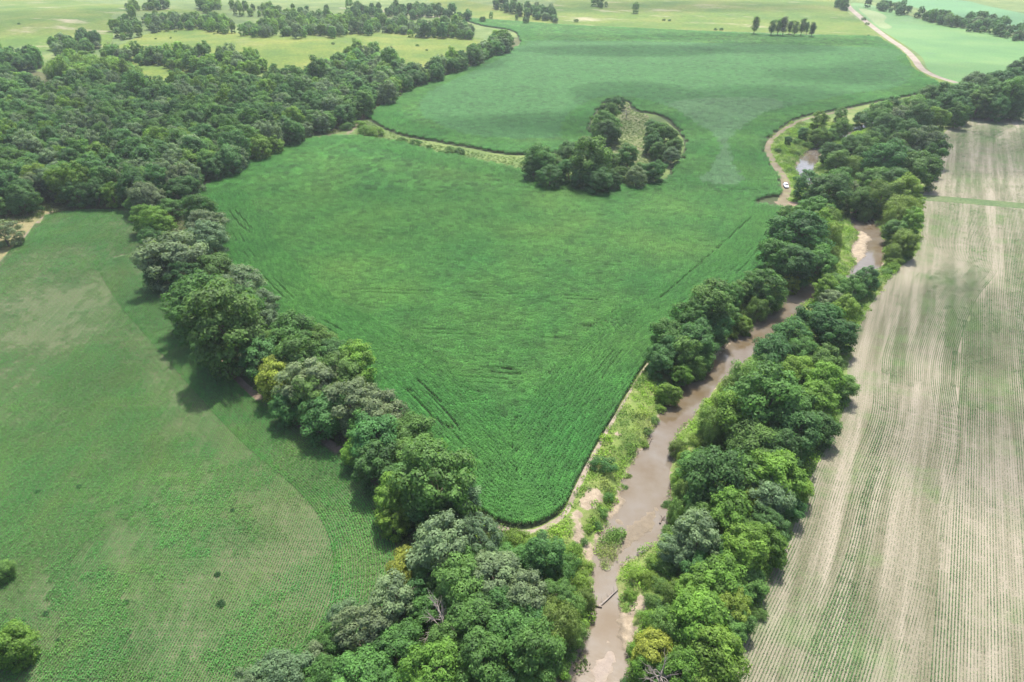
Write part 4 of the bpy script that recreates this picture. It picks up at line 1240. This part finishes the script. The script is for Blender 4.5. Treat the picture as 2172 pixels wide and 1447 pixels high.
UPS = [(1690, 300, 20, 'M', 'shrub'), (1715, 300, 26, 'L', 'shrub'), (1680, 318, 22, 'L', 'shrub'), (1650, 318, 18, 'M', 'shrub'), (1730, 290, 24, 'M', 'shrub'), (1750, 250, 22, 'L', 'shrub'), (1692, 320, 18, 'M', 'shrub'), (1765, 290, 24, 'M', 'shrub'), (1805, 262, 24, 'M', 'shrub'), (1725, 268, 20, 'L', 'shrub'), (1820, 430, 34, 'M', 'shrub'), (1840, 440, 30, 'W'), (1790, 360, 30, 'M', 'shrub')]
UR = [(1896, 220, 46, 'D'), (1938, 226, 60, 'M'), (1968, 208, 52, 'D'), (1988, 252, 46, 'L'), (2007, 224, 52, 'D'), (2008, 200, 60, 'D'), (2068, 174, 52, 'S'), (2048, 202, 62, 'D'), (2135, 167, 72, 'D'), (2165, 145, 54, 'D'), (2101, 208, 62, 'D'), (2141, 208, 62, 'M'), (2168, 198, 54, 'M'), (2115, 228, 46, 'D'), (2040, 228, 50, 'D'), (2075, 218, 50, 'M'), (2100, 185, 48, 'D'), (1975, 235, 48, 'D'), (2160, 225, 46, 'D'), (2195, 175, 56, 'D'), (2030, 245, 36, 'M')]
ISL = [(1314, 215, 32, 'D'), (1294, 214, 22, 'D'), (1290, 235, 52, 'M'), (1283, 261, 60, 'M'), (1287, 278, 56, 'D'), (1389, 265, 46, 'D'), (1408, 284, 60, 'M'), (1385, 301, 46, 'D'), (1430, 304, 42, 'M'), (1425, 325, 42, 'S'), (1398, 314, 42, 'M'), (1146, 333, 72, 'M'), (1175, 342, 56, 'M'), (1133, 356, 50, 'D'), (1206, 317, 56, 'D'), (1209, 358, 62, 'D'), (1256, 340, 86, 'M'), (1284, 343, 60, 'M'), (1332, 327, 46, 'M'), (1309, 340, 28, 'L'), (1315, 364, 42, 'M'), (1349, 373, 46, 'S'), (1388, 362, 48, 'D'), (1266, 374, 66, 'D'), (1166, 366, 60, 'D'), (1230, 375, 46, 'D'), (1300, 380, 44, 'D'), (1360, 355, 36, 'M'), (1375, 372, 34, 'D')]
ISLS = [(1296, 296, 24, 'L', 'shrub'), (1250, 276, 22, 'S', 'shrub'), (1312, 302, 16, 'D', 'shrub'), (1330, 380, 26, 'M', 'shrub'), (1190, 378, 26, 'D', 'shrub')]
WWS = [(951, 296, 15, 'D', 'shrub'), (957, 318, 30, 'M', 'shrub'), (976, 322, 24, 'D', 'shrub'), (851, 298, 26, 'M', 'shrub'), (881, 303, 26, 'M', 'shrub'), (775, 276, 36, 'L', 'shrub'), (800, 280, 36, 'L', 'shrub'), (910, 311, 14, 'M', 'shrub'), (760, 262, 26, 'L', 'shrub'), (938, 324, 18, 'M', 'shrub'), (735, 268, 30, 'M', 'shrub')]
LEDGE = [(20, 1368, 88, 'L'), (4, 1208, 46, 'M'), (6, 490, 56, 'S')]
PAST = [(296, 65, 5, 'D', 'shrub'), (330, 82, 5, 'D', 'shrub'), (362, 80, 6, 'D', 'shrub'), (394, 60, 5, 'D', 'shrub'), (372, 66, 6, 'D', 'shrub'), (454, 72, 5, 'D', 'shrub'), (1518, 62, 9, 'D', 'shrub'), (1530, 62, 9, 'D', 'shrub'), (1842, 75, 5, 'D', 'shrub'), (1222, 44, 12, 'M', 'shrub'), (1408, 42, 8, 'D', 'shrub'), (1420, 43, 8, 'D', 'shrub'), (1100, 30, 8, 'D', 'shrub'), (40, 50, 7, 'D', 'shrub'), (706, 92, 8, 'D', 'shrub'), (885, 96, 8, 'M', 'shrub'), (905, 106, 6, 'D', 'shrub'), (1832, 40, 12, 'D', 'shrub'), (1840, 50, 10, 'M', 'shrub')]
POPS = [(1602, 52, 15, 'L', 'poplar_tree'), (1638, 55, 16, 'M', 'poplar_tree'), (1652, 56, 15, 'L', 'poplar_tree'), (1664, 56, 15, 'S', 'poplar_tree'), (1676, 56, 13, 'M', 'poplar_tree'), (1687, 58, 15, 'L', 'poplar_tree'), (1702, 57, 15, 'M', 'poplar_tree'), (1713, 59, 11, 'M', 'poplar_tree'), (1724, 61, 13, 'D', 'poplar_tree')]

LB4, LB3, LB2, EB1, EB2, GROVE = [[(q[0], q[1] + 1, q[2] * .95) + tuple(q[3:]) for q in l] for l in (LB4, LB3, LB2, EB1, EB2, GROVE)]
plant(LB4, 'tree belt beside the left wood', 'trees of the belt left of the corn')
plant(LB3, 'tree belt above its yellow tree', 'trees of the belt left of the corn')
plant(LB2, 'tree belt below its yellow tree', 'trees of the belt left of the corn')
plant(LB1, 'belt end by the corn tip', 'trees of the belt left of the corn')
plant(GROVE, 'grove below the corn tip', 'trees of the near grove')
plant(GROVEW, 'grove edge along the river', 'plants along the left river bank')
plant(WB, 'bank between corn and river', 'trees between the corn and the river')
plant(WBS, 'grassy corn-side river bank', 'plants along the left river bank')
plant(EB3, 'far bank by the sand bend', 'trees between river and stubble')
plant(EB2, 'middle of the river-and-stubble strip', 'trees between river and stubble')
plant(EB1, 'near part, river-and-stubble strip', 'trees between river and stubble')
plant(EBS, 'weedy right river bank', 'plants along the right river bank')
plant(UP, 'thicket in the upper river loop', 'trees of the upper river loop')
plant(UPS, 'grassy bank above the parked car', 'plants by the upper river')
plant(UR, 'wood behind the stubble field', 'trees behind the stubble field')
ISL = [(u, v + 2, w * .9, c) for u, v, w, c in ISL]
plant(ISL, 'horseshoe grove within the corn', 'trees of the grove in the corn')
plant(ISLS, 'horseshoe grove within the corn', 'shrubs of the grove in the corn')
plant(WWS, 'grass strip across the corn', 'shrubs on the grass strip')
plant(LEDGE, 'left edge of the young crop', 'trees at the left edge')
plant(PAST, 'open pasture behind the corn', 'shrubs scattered over the pastures')
plant(POPS, 'roadside row behind the corn', 'poplars in a row by the far road')

# --- the woods: fill by area, the nearest trees as single things, the rest one mass
WOODS = [  # crown outlines, spacing, colour weights
    ([(-60, 165), (30, 165), (90, 195), (170, 160), (230, 165), (330, 185), (420, 165), (470, 160), (560, 170), (640, 165), (700, 140), (760, 115), (830, 120), (860, 150), (900, 150), (960, 125), (1010, 105), (1060, 85), (1085, 80), (1085, 98), (1040, 110), (980, 138), (900, 172), (840, 193), (820, 208), (790, 222), (735, 246), (660, 276), (590, 304), (540, 324), (490, 346), (440, 376), (400, 395), (330, 408), (200, 415), (100, 412), (-60, 410)], 8.6, 'DDDDMMMSSL'),
    ([(110, 140), (200, 128), (300, 150), (240, 165), (130, 165)], 8, 'LLMW'),
    ([(205, 112), (240, 98), (300, 110), (400, 104), (480, 112), (560, 128), (520, 150), (400, 140), (330, 125), (250, 120)], 8.5, 'MSLMLM'),
    ([(105, 98), (130, 82), (180, 78), (200, 66), (212, 84), (170, 112), (120, 114)], 10, 'MSDM'),
    ([(-30, 105), (60, 103), (80, 125), (50, 145), (-30, 150)], 9, 'DDM'),
    ([(240, 30), (290, 32), (350, 32), (450, 30), (490, 42), (575, 48), (578, 66), (520, 66), (430, 52), (330, 56), (265, 72), (240, 60)], 9.5, 'MMSLML'),
    ([(275, 9), (400, 4), (560, 6), (600, 25), (700, 27), (760, 37), (850, 47), (850, 66), (760, 62), (640, 56), (600, 50), (540, 30), (480, 24), (380, 13), (280, 13)], 10, 'MLMSL'),
    ([(612, 52), (720, 50), (720, 66), (615, 68)], 9, 'MLS'),
    ([(750, 8), (900, 14), (985, 26), (985, 36), (900, 32), (860, 32), (790, 30), (750, 20)], 10, 'DDM'),
    ([(830, 45), (990, 50), (1005, 72), (960, 70), (840, 64)], 9, 'MSLD'),
    ([(1010, 2), (1120, 4), (1180, 20), (1185, 42), (1150, 34), (1080, 18)], 10, 'DMDS'),
    ([(1255, 2), (1330, 8), (1350, 20), (1310, 18)], 10, 'DM'),
    ([(1840, 5), (1900, 7), (1960, 22), (2040, 40), (2090, 34), (2240, 72), (2240, 92), (2100, 62), (2030, 50), (1950, 30), (1880, 15)], 10, 'DDMSD'),
    ([(1772, 2), (1800, 5), (1796, 16), (1785, 12)], 9, 'DM'),
    ([(590, 36), (700, 32), (760, 12), (900, 4), (1000, 36), (1170, 46), (1150, 34), (1000, 20), (720, 8), (600, 12)], 34, 'MLD'),
]
LIMIT = 292
named = sum(1 for t in TREES if t['kind'] == 'broadleaf_tree')
fill = []
for wi, (pl, spc, cw) in enumerate(WOODS):
    c3 = at(pl, 6.0)[:, :2]
    c3 = smooth_line(c3, 10, True)
    q = grid(c3[:, 0].min(), c3[:, 0].max(), c3[:, 1].min(), c3[:, 1].max(), spc)
    q = q + rng.uniform(-.2, .2, q.shape) * spc
    q = q[inside(c3, q[:, 0], q[:, 1])]
    for x, y in q:
        if 5 <= wi < 14 and noise.noise(Vector((x / 34, y / 34, 8.8))) < -.12:
            continue
        r = min(spc, 8.5) * random.uniform(.46, .76) * (1.0 if wi < 2 else random.uniform(.5, .95))
        f = noise.noise(Vector((x / 45, y / 45, 3.3)))
        c = random.choice(cw)
        fill.append((x, y, r, c, wi))
fill.sort(key=lambda t: t[1])
done = 0
mass = []
corn_d = None
for (x, y, r, c, wi) in fill:
    shape = random.choice(SHAPES[c])
    mdl = random.choice(MODELS[shape])
    s = r / mdl['rad']
    hz = (max(s, .85) * .92 if wi < 2 else s * 1.0) * random.uniform(.85, 1.25)
    W = np.array([[x, y, float(hill(x, y)) + mdl['cz'] * hz]])
    u, v = project(W)
    seen = -10 < u[0] < 2182 and v[0] < 1460
    if wi == 0 and c != 'W' and named + done < LIMIT and seen:
        row = 'front' if y < 335 else ('middle' if y < 375 else 'back')
        third = 'left' if u[0] < 180 else ('centre' if u[0] < 330 else 'right')
        TREES.append(dict(kind='broadleaf_tree', shape=shape, mdl=mdl, cls=c, x=x, y=y, s=s, hz=hz, r=r, place=row + ' ' + third + ' of the left wood', group='trees of the left wood', u=u[0], v=v[0]))
        done += 1
    else:
        mass.append((x, y, s, hz, c, shape, mdl))

# labels: size, colour, kind and place; repeats are counted from the near end
CATS = {'broadleaf_tree': 'tree', 'willow_tree': 'willow', 'shrub': 'shrub', 'poplar_tree': 'poplar'}
KN = {'broadleaf_tree': 'tree', 'willow_tree': 'willow', 'shrub': 'shrub', 'poplar_tree': 'poplar'}
by = {}
for t in TREES:
    by.setdefault((t['place'], t['kind']), []).append(t)
for (place, kind), lst in by.items():
    rs = sorted(q['r'] for q in lst)
    lo, hi = rs[len(rs) // 3], rs[(2 * len(rs)) // 3]
    for t in lst:
        t['sz'] = '' if len(lst) < 5 else ('small' if t['r'] < lo else ('big' if t['r'] > hi else 'middling'))
    sub = {}
    for t in lst:
        sub.setdefault((t['sz'], t['cls']), []).append(t)
    for (sz, c), l2 in sub.items():
        horiz = kind == 'poplar_tree' or place.endswith('left wood') or 'horseshoe' in place or 'strip across' in place or 'behind the stubble' in place or 'pasture' in place
        l2.sort(key=(lambda q: q['u']) if horiz else (lambda q: -q['v']))
        for i, t in enumerate(l2):
            core = ' '.join(w for w in (sz, CNAME[c], KN[kind]) if w)
            if len(l2) == 1:
                t['label'] = f'the only {core}, {place}'
            else:
                o = ORD[i] if i else 'first'
                t['label'] = f"{o} {core} from {'left' if horiz else 'the near end'}, {place}"


def make_plant(t):
    root = bpy.data.objects.new(t['kind'], None)
    root.empty_display_size = .5
    COL.objects.link(root)
    z = float(ground_z(np.array([t['x']]), np.array([t['y']]))[0])
    root.location = (t['x'], t['y'], z)
    root['label'] = t['label']; root['category'] = CATS[t['kind']]; root['group'] = t['group']
    a = random.uniform(0, 6.28)
    ax_ = random.uniform(.84, 1.19)
    tl = (random.uniform(-.07, .07), random.uniform(-.07, .07))
    for nm in ('crown', 'trunk'):
        o = bpy.data.objects.new(nm, t['mdl'][nm])
        COL.objects.link(o)
        o.parent = root
        o.scale = (t['s'] * ax_, t['s'] / ax_, t['hz'])
        o.rotation_euler = (tl[0], tl[1], a)
        if nm == 'crown':
            c = np.array(COLS[t['cls']]) * random.uniform(.82, 1.18)
            c[0] *= random.uniform(.88, 1.14)
            o.color = (*c, 1)
    return root


for t in TREES:
    make_plant(t)

# the rest of the woods as one mass
protos, pmap = [], {}
for shape in ('round', 'spread', 'open', 'oval', 'willow'):
    for mi, mdl in enumerate(MODELS[shape][:2]):
        V, Fc, tt = mdl['geo']
        nq = len(Fc)
        selq = np.random.default_rng(5).random(nq) < .5
        V4 = V.reshape(-1, 4, 3)[selq]
        ctr = V4.mean(1, keepdims=True)
        V4 = ctr + (V4 - ctr) * 1.38
        k = len(V4)
        pmap[id(mdl)] = len(protos)
        protos.append((V4.reshape(-1, 3), np.arange(k * 4).reshape(k, 4), np.repeat(tt.reshape(-1, 4)[selq, 0], 4), M['leaf_mass']))
mp, mi_, mr, ms, mt_ = [], [], [], [], []
for (x, y, s, hz, c, shape, mdl) in mass:
    if id(mdl) not in pmap:
        mdl = MODELS[shape][0]
    mp.append((x, y, float(hill(x, y)))); mi_.append(pmap[id(mdl)]); mr.append((0, 0, random.uniform(0, 6.28))); ax_ = random.uniform(.82, 1.22); ms.append((s * ax_, s / ax_, hz))
    cc = np.array(COLS[c]) * random.uniform(.85, 1.35) * (1.0 if y < 560 else 1.15)
    mt_.append(cc)
scatter('woodland', protos, np.array(mp), np.array(mi_), np.array(mr), np.array(ms), np.array(mt_), 'mass of broadleaf trees in the woods and far tree lines')

# ------------------------------------------------------------------ dead trees, driftwood, weeds
DEAD = [((937, 1325), 'grey leafless dead tree sprawling in the near grove', 0, 1.05), ((1400, 1435), 'grey bare dead tree at the near end of the right bank', 1, .85), ((240, 108), 'bare brown tree standing in the far hedgerow by the hill pasture', 0, 1.3), ((715, 822), 'thin grey dead tree poking out of the belt by the yellow tree', 1, .8), ((845, 1262), 'grey bare dead tree at the crop side of the near grove', 1, .8), ((1330, 235), 'grey bare dead tree at the top of the horseshoe grove', 0, .8), ((422, 130), 'bare grey tree behind the left wood', 1, 1.1)]
for (px, lab, k, s) in DEAD:
    w = at([px], 4.5)[0]
    root = bpy.data.objects.new('dead_tree', None); COL.objects.link(root)
    root.location = (w[0], w[1], float(ground_z(w[:1], w[1:2])[0]))
    root['label'] = lab; root['category'] = 'dead tree'; root['group'] = 'bare dead trees'
    o = bpy.data.objects.new('branches', dead_me[k]); COL.objects.link(o); o.parent = root
    o.scale = (s, s, s); o.rotation_euler = (0, 0, random.uniform(0, 6))
LOGS = [((1378, 938), 3.0, 1.1, 'short dark log stuck at the left bank of the river'), ((1290, 1270), 5.5, .75, 'long branchy log lying across the narrow river'), ((1264, 1286), 2.2, 2.9, 'dark curved log at the left edge of the near river'), ((1818, 464), 6.0, 2.2, 'dark log lying in the upper river by the sand bend'), ((1404, 1104), 2.2, 1.0, 'snag of roots by the mud bar'), ((1825, 449), 9.0, 2.5, 'bleached log along the bank at the upper bend')]
for i, (px, L, a, lab) in enumerate(LOGS):
    w = at([px], WATER_Z)[0]
    r = np.random.default_rng(60 + i)
    parts = [tube([(-L / 2, 0, 0), (-L * .1, .12 * L * r.uniform(-1, 1) * .5, .12), (L / 2, 0, .2)], .22, .08, 7)]
    for k in range(5):
        x = r.uniform(-L * .3, L * .5)
        parts.append(tube([(x, 0, .1), (x + r.uniform(.1, .6), r.choice([-1, 1]) * r.uniform(.4, 1.0), r.uniform(.2, .9))], .07, .02, 5))
    o = add_obj('driftwood_log', mesh_np('driftwood_log', *join(parts), M['deadwood'] if i in (1, 5) else M['bark'], smooth=True), None, None, lab, 'log', 'logs in the river')
    o.location = (w[0], w[1], WATER_Z + .1); o.rotation_euler = (0, 0, a)
for i, (px, s, lab) in enumerate([((470, 1282), .42, 'dark weed clump alone in the middle of the young crop'), ((462, 1220), .3, 'small dark weed clump above the middle one in the young crop'), ((168, 1034), .32, 'dark weed clump in the upper left of the young crop'), ((494, 1084), .28, 'small dark weed clump near the belt side of the young crop'), ((268, 1279), .26, 'small weed clump beside the arc of dense crop'), ((80, 1044), .3, 'dark weed clump on the brown patch at the left'), ((98, 1303), .28, 'weed clump among the curved rows at the lower left'), ((124, 1360), .26, 'lowest weed clump among the curved rows at the left')]):
    w = at([px], 0)[0]
    root = bpy.data.objects.new('weed_clump', None); COL.objects.link(root)
    root.location = (w[0], w[1], 0); root['label'] = lab; root['category'] = 'weed'; root['group'] = 'weed clumps in the young crop'
    o = bpy.data.objects.new('foliage', MODELS['shrub'][i % 3]['crown']); COL.objects.link(o); o.parent = root
    o.scale = (s * .62, s * .62, s * .5); o.color = (0.03, 0.085, 0.03, 1)

# ------------------------------------------------------------------ the parked car
def loft(st, n=12):
    """stations (x, half width, z low, z high) -> rounded box hull"""
    V, Fc = [], []
    for (x, w, z0, z1) in st:
        zc, zh = (z0 + z1) / 2, (z1 - z0) / 2
        for k in range(n):
            a = 2 * math.pi * (k + .5) / n
            cx_, cz_ = math.cos(a), math.sin(a)
            e = .38
            V.append((x, w * math.copysign(abs(cx_) ** e, cx_), zc + zh * math.copysign(abs(cz_) ** e, cz_)))
    for i in range(len(st) - 1):
        for k in range(n):
            Fc.append((i * n + k, i * n + (k + 1) % n, (i + 1) * n + (k + 1) % n, (i + 1) * n + k))
    V = np.array(V)
    extra = []
    for i in (0, len(st) - 1):
        c_ = V[i * n:(i + 1) * n].mean(0); V = np.vstack([V, c_]); ci = len(V) - 1
        for k in range(0, n, 2):
            extra.append((i * n + k, i * n + (k + 1) % n, i * n + (k + 2) % n, ci))
    return V, np.array(Fc + extra)


def slab(q, th):
    """a flat panel of four corners with thickness"""
    q = np.array(q, float); nn_ = np.cross(q[1] - q[0], q[2] - q[0]); nn_ /= np.linalg.norm(nn_)
    V = np.vstack([q, q + nn_ * th])
    return V, np.array([(3, 2, 1, 0), (4, 5, 6, 7), (0, 1, 5, 4), (1, 2, 6, 5), (2, 3, 7, 6), (3, 0, 4, 7)])


M['paint'] = plain('white car paint', (0.62, 0.62, 0.66), 0.25, 0.6, var=0.03)
M['glass'] = plain('dark car glass', (0.015, 0.017, 0.02), 0.06, 0.8, var=0.02)
M['tyre'] = plain('rubber', (0.02, 0.02, 0.02), 0.9, 0.2)
M['rim'] = plain('rim metal', (0.45, 0.45, 0.47), 0.35, 0.5, 0.6)
M['black'] = plain('black trim', (0.025, 0.025, 0.028), 0.6, 0.3)
M['lamp'] = plain('headlamp', (0.75, 0.75, 0.75), 0.1, 0.7)
w = at([(1667, 394)], 0.6)[0]
car = bpy.data.objects.new('parked_car', None); COL.objects.link(car)
car.location = (w[0], w[1], 0.0); car.rotation_euler = (0, 0, R_(-97))
car['label'] = 'white car parked on the dirt track beside the corn'; car['category'] = 'car'
bv, bf = loft([(2.32, .62, .38, .72), (2.22, .82, .28, .86), (1.7, .91, .24, .98), (1.0, .93, .22, 1.04), (-1.0, .93, .22, 1.05), (-1.9, .92, .24, 1.05), (-2.22, .84, .3, 1.0), (-2.32, .7, .42, .9)])
add_obj('body', mesh_np('car_body', bv, bf, M['paint'], smooth=True), car)
cv, cf = loft([(1.02, .78, .95, 1.06), (.3, .70, .95, 1.60), (-.1, .72, .95, 1.66), (-1.5, .71, .95, 1.66), (-2.1, .74, .95, 1.12)])
add_obj('roof', mesh_np('car_roof', cv, cf, M['paint'], smooth=True), car)
add_obj('windscreen', mesh_np('car_windscreen', *slab([(1.02, -.68, 1.09), (1.02, .68, 1.09), (.36, .58, 1.57), (.36, -.58, 1.57)], .03), M['glass']), car)
add_obj('rear_window', mesh_np('car_rear_window', *slab([(-2.06, .62, 1.17), (-2.06, -.62, 1.17), (-1.62, -.56, 1.58), (-1.62, .56, 1.58)], .03), M['glass']), car)
for sgn in (-1, 1):
    for xa, xb, xc, xd in ((.75, -.35, -.35, .3), (-.45, -1.7, -1.45, -.45)):
        q = [(xa, sgn * .775, 1.10), (xb, sgn * .785, 1.10), (xc, sgn * .735, 1.52), (xd, sgn * .735, 1.52)]
        add_obj('side_window', mesh_np('car_side_window', *slab(q if sgn > 0 else q[::-1], -.02 if sgn > 0 else -.02), M['glass']), car)
    hv, hf = loft([(2.31, .10, .62, .74), (2.24, .17, .58, .80), (2.05, .14, .62, .82)], 10)
    hv = hv + np.array([0, sgn * .62, 0])
    add_obj('headlight', mesh_np('car_headlight', hv, hf, M['lamp'], smooth=True), car)
    mv, mf = loft([(.95, .07, 1.02, 1.12), (.85, .11, 1.0, 1.16), (.78, .10, 1.01, 1.14)], 10)
    add_obj('mirror', mesh_np('car_mirror', mv + np.array([0, sgn * 1.0, 0]), mf, M['paint'], smooth=True), car)
    for x in (1.42, -1.38):
        def ring(r0, r1, hw, n_=20):
            V, Fc = [], []
            for yy, rr in ((-hw, r0), (-hw, r1), (hw, r1), (hw, r0)):
                for k in range(n_):
                    a = 2 * math.pi * k / n_
                    V.append((rr * math.cos(a), yy, rr * math.sin(a)))
            for i in range(4):
                for k in range(n_):
                    Fc.append((i * n_ + k, i * n_ + (k + 1) % n_, ((i + 1) % 4) * n_ + (k + 1) % n_, ((i + 1) % 4) * n_ + k))
            return np.array(V), np.array(Fc)
        tv, tf = ring(.2, .34, .11)
        wh = add_obj('wheel', mesh_np('car_tyre', tv + np.array([x, sgn * .84, .34]), tf, M['tyre'], smooth=True), car)
        rv, rf = ring(.02, .205, .08)
        add_obj('rim', mesh_np('car_rim', rv + np.array([x, sgn * .86, .34]), rf, M['rim']), wh)
gv_, gf_ = loft([(2.34, .5, .46, .62), (2.30, .58, .42, .66), (2.2, .58, .42, .66)], 12)
add_obj('grille', mesh_np('car_grille', gv_, gf_, M['black']), car)
gv_, gf_ = loft([(2.36, .72, .26, .4), (2.28, .82, .24, .42), (2.1, .82, .24, .42)], 12)
add_obj('bumper', mesh_np('car_bumper', gv_, gf_, M['black']), car)


# ------------------------------------------------------------------ fair-weather clouds above the frame; their shade dapples the land
def ico(n=16, m=9):
    V, Fc = [(0, 0, 1)], []
    for i in range(1, m):
        t = math.pi * i / m
        for k in range(n):
            a = 2 * math.pi * k / n
            V.append((math.sin(t) * math.cos(a), math.sin(t) * math.sin(a), math.cos(t)))
    V.append((0, 0, -1))
    q, tr = [], []
    for k in range(n):
        tr.append((0, 1 + k, 1 + (k + 1) % n))
        b_ = 1 + (m - 2) * n
        tr.append((b_ + (k + 1) % n, b_ + k, len(V) - 1))
    for i in range(m - 2):
        for k in range(n):
            a = 1 + i * n + k; b_ = 1 + i * n + (k + 1) % n
            q.append((a, a + n, b_ + n, b_))
    return np.array(V), [np.array(q), np.array(tr)]


CLOUD_Z = 620.0
def cloud_mat(dens):
    m = bpy.data.materials.new('cloud vapour')
    m.use_nodes = True
    nt = m.node_tree
    nt.nodes.remove(nt.nodes['Principled BSDF'])
    pv = nt.nodes.new('ShaderNodeVolumePrincipled')
    pv.inputs['Color'].default_value = (1, 1, 1, 1)
    pv.inputs['Density'].default_value = dens
    pv.inputs['Anisotropy'].default_value = 0.6
    nt.links.new(pv.outputs[0], nt.nodes['Material Output'].inputs['Volume'])
    return m


cv_, cf_ = ico()
cr = np.random.default_rng(77)
CMATS = {}
CL = [  # shaded ground (photo survey), half size along x and y in metres, optical depth at the middle
    ((1350, 205), 44, 40, 1.1), ((1640, 215), 56, 42, 1.0), ((1080, 275), 66, 28, .8), ((1330, 112), 95, 34, 1.2), ((1620, 105), 70, 36, 1.1), ((1000, 140), 30, 36, .8), ((1770, 165), 50, 34, .8),
    ((1250, 265), 56, 30, .8), ((1500, 260), 60, 36, .8), ((1480, 340), 60, 30, .4), ((1230, 85), 60, 30, .7), ((1500, 82), 90, 26, .8), ((1750, 92), 60, 26, .8),
    ((130, 330), 110, 60, .4), ((420, 260), 100, 60, .5), ((230, 215), 140, 60, .35),
    ((600, 470), 110, 40, .35), ((1000, 390), 140, 30, .3),
    ((60, 640), 90, 50, .25),
    ((2080, 690), 38, 26, .55), ((2150, 960), 30, 22, .6), ((2080, 320), 80, 40, .75), ((1900, 330), 80, 40, .4), ((2100, 200), 70, 40, .7),
    ((1300, 12), 260, 60, .7), ((1560, 14), 200, 50, .6), ((80, 40), 220, 90, .6), ((2000, 150), 90, 40, .5), ((1950, 40), 120, 50, .4), ((2150, 40), 120, 60, .5), ((560, 30), 200, 80, .4),
]
ci = 0
for (px, rx, ry, od) in CL:
    g0 = at([px])[0]
    k = (CLOUD_Z + cr.uniform(-60, 60) - g0[2]) / _sd.z
    p = g0 + np.array(_sd) * k
    th = min(rx, ry) * .42
    chord = 2 * th / _sd.z * .85
    o = bpy.data.objects.new('cloud', mesh_np('cloud_puff', cv_ * np.array([rx * 1.15, ry * 1.15, th]), cf_, cloud_mat(od * 0.62 / chord), smooth=True))
    COL.objects.link(o)
    o.location = p; o['kind'] = 'structure'
    ci += 1


# ------------------------------------------------------------------ summer haze
hz_m = bpy.data.materials.new('summer haze')
hz_m.use_nodes = True
nt = hz_m.node_tree
nt.nodes.remove(nt.nodes['Principled BSDF'])
pv = nt.nodes.new('ShaderNodeVolumePrincipled')
pv.inputs['Color'].default_value = (0.86, 0.93, 1.0, 1)
pv.inputs['Density'].default_value = 0.00009
pv.inputs['Anisotropy'].default_value = 0.2
nt.links.new(pv.outputs[0], nt.nodes['Material Output'].inputs['Volume'])
hx0, hx1, hy0, hy1, hz0, hz1 = BX0 - 15, BX1 + 15, BY0 - 15, BY1 + 15, -6.0, 116.0
hv = np.array([(x, y, z) for z in (hz0, hz1) for y in (hy0, hy1) for x in (hx0, hx1)])
hf = np.array([(0, 2, 3, 1), (4, 5, 7, 6), (0, 1, 5, 4), (2, 6, 7, 3), (0, 4, 6, 2), (1, 3, 7, 5)])
add_obj('haze', mesh_np('haze', hv, hf, hz_m), kind='stuff')
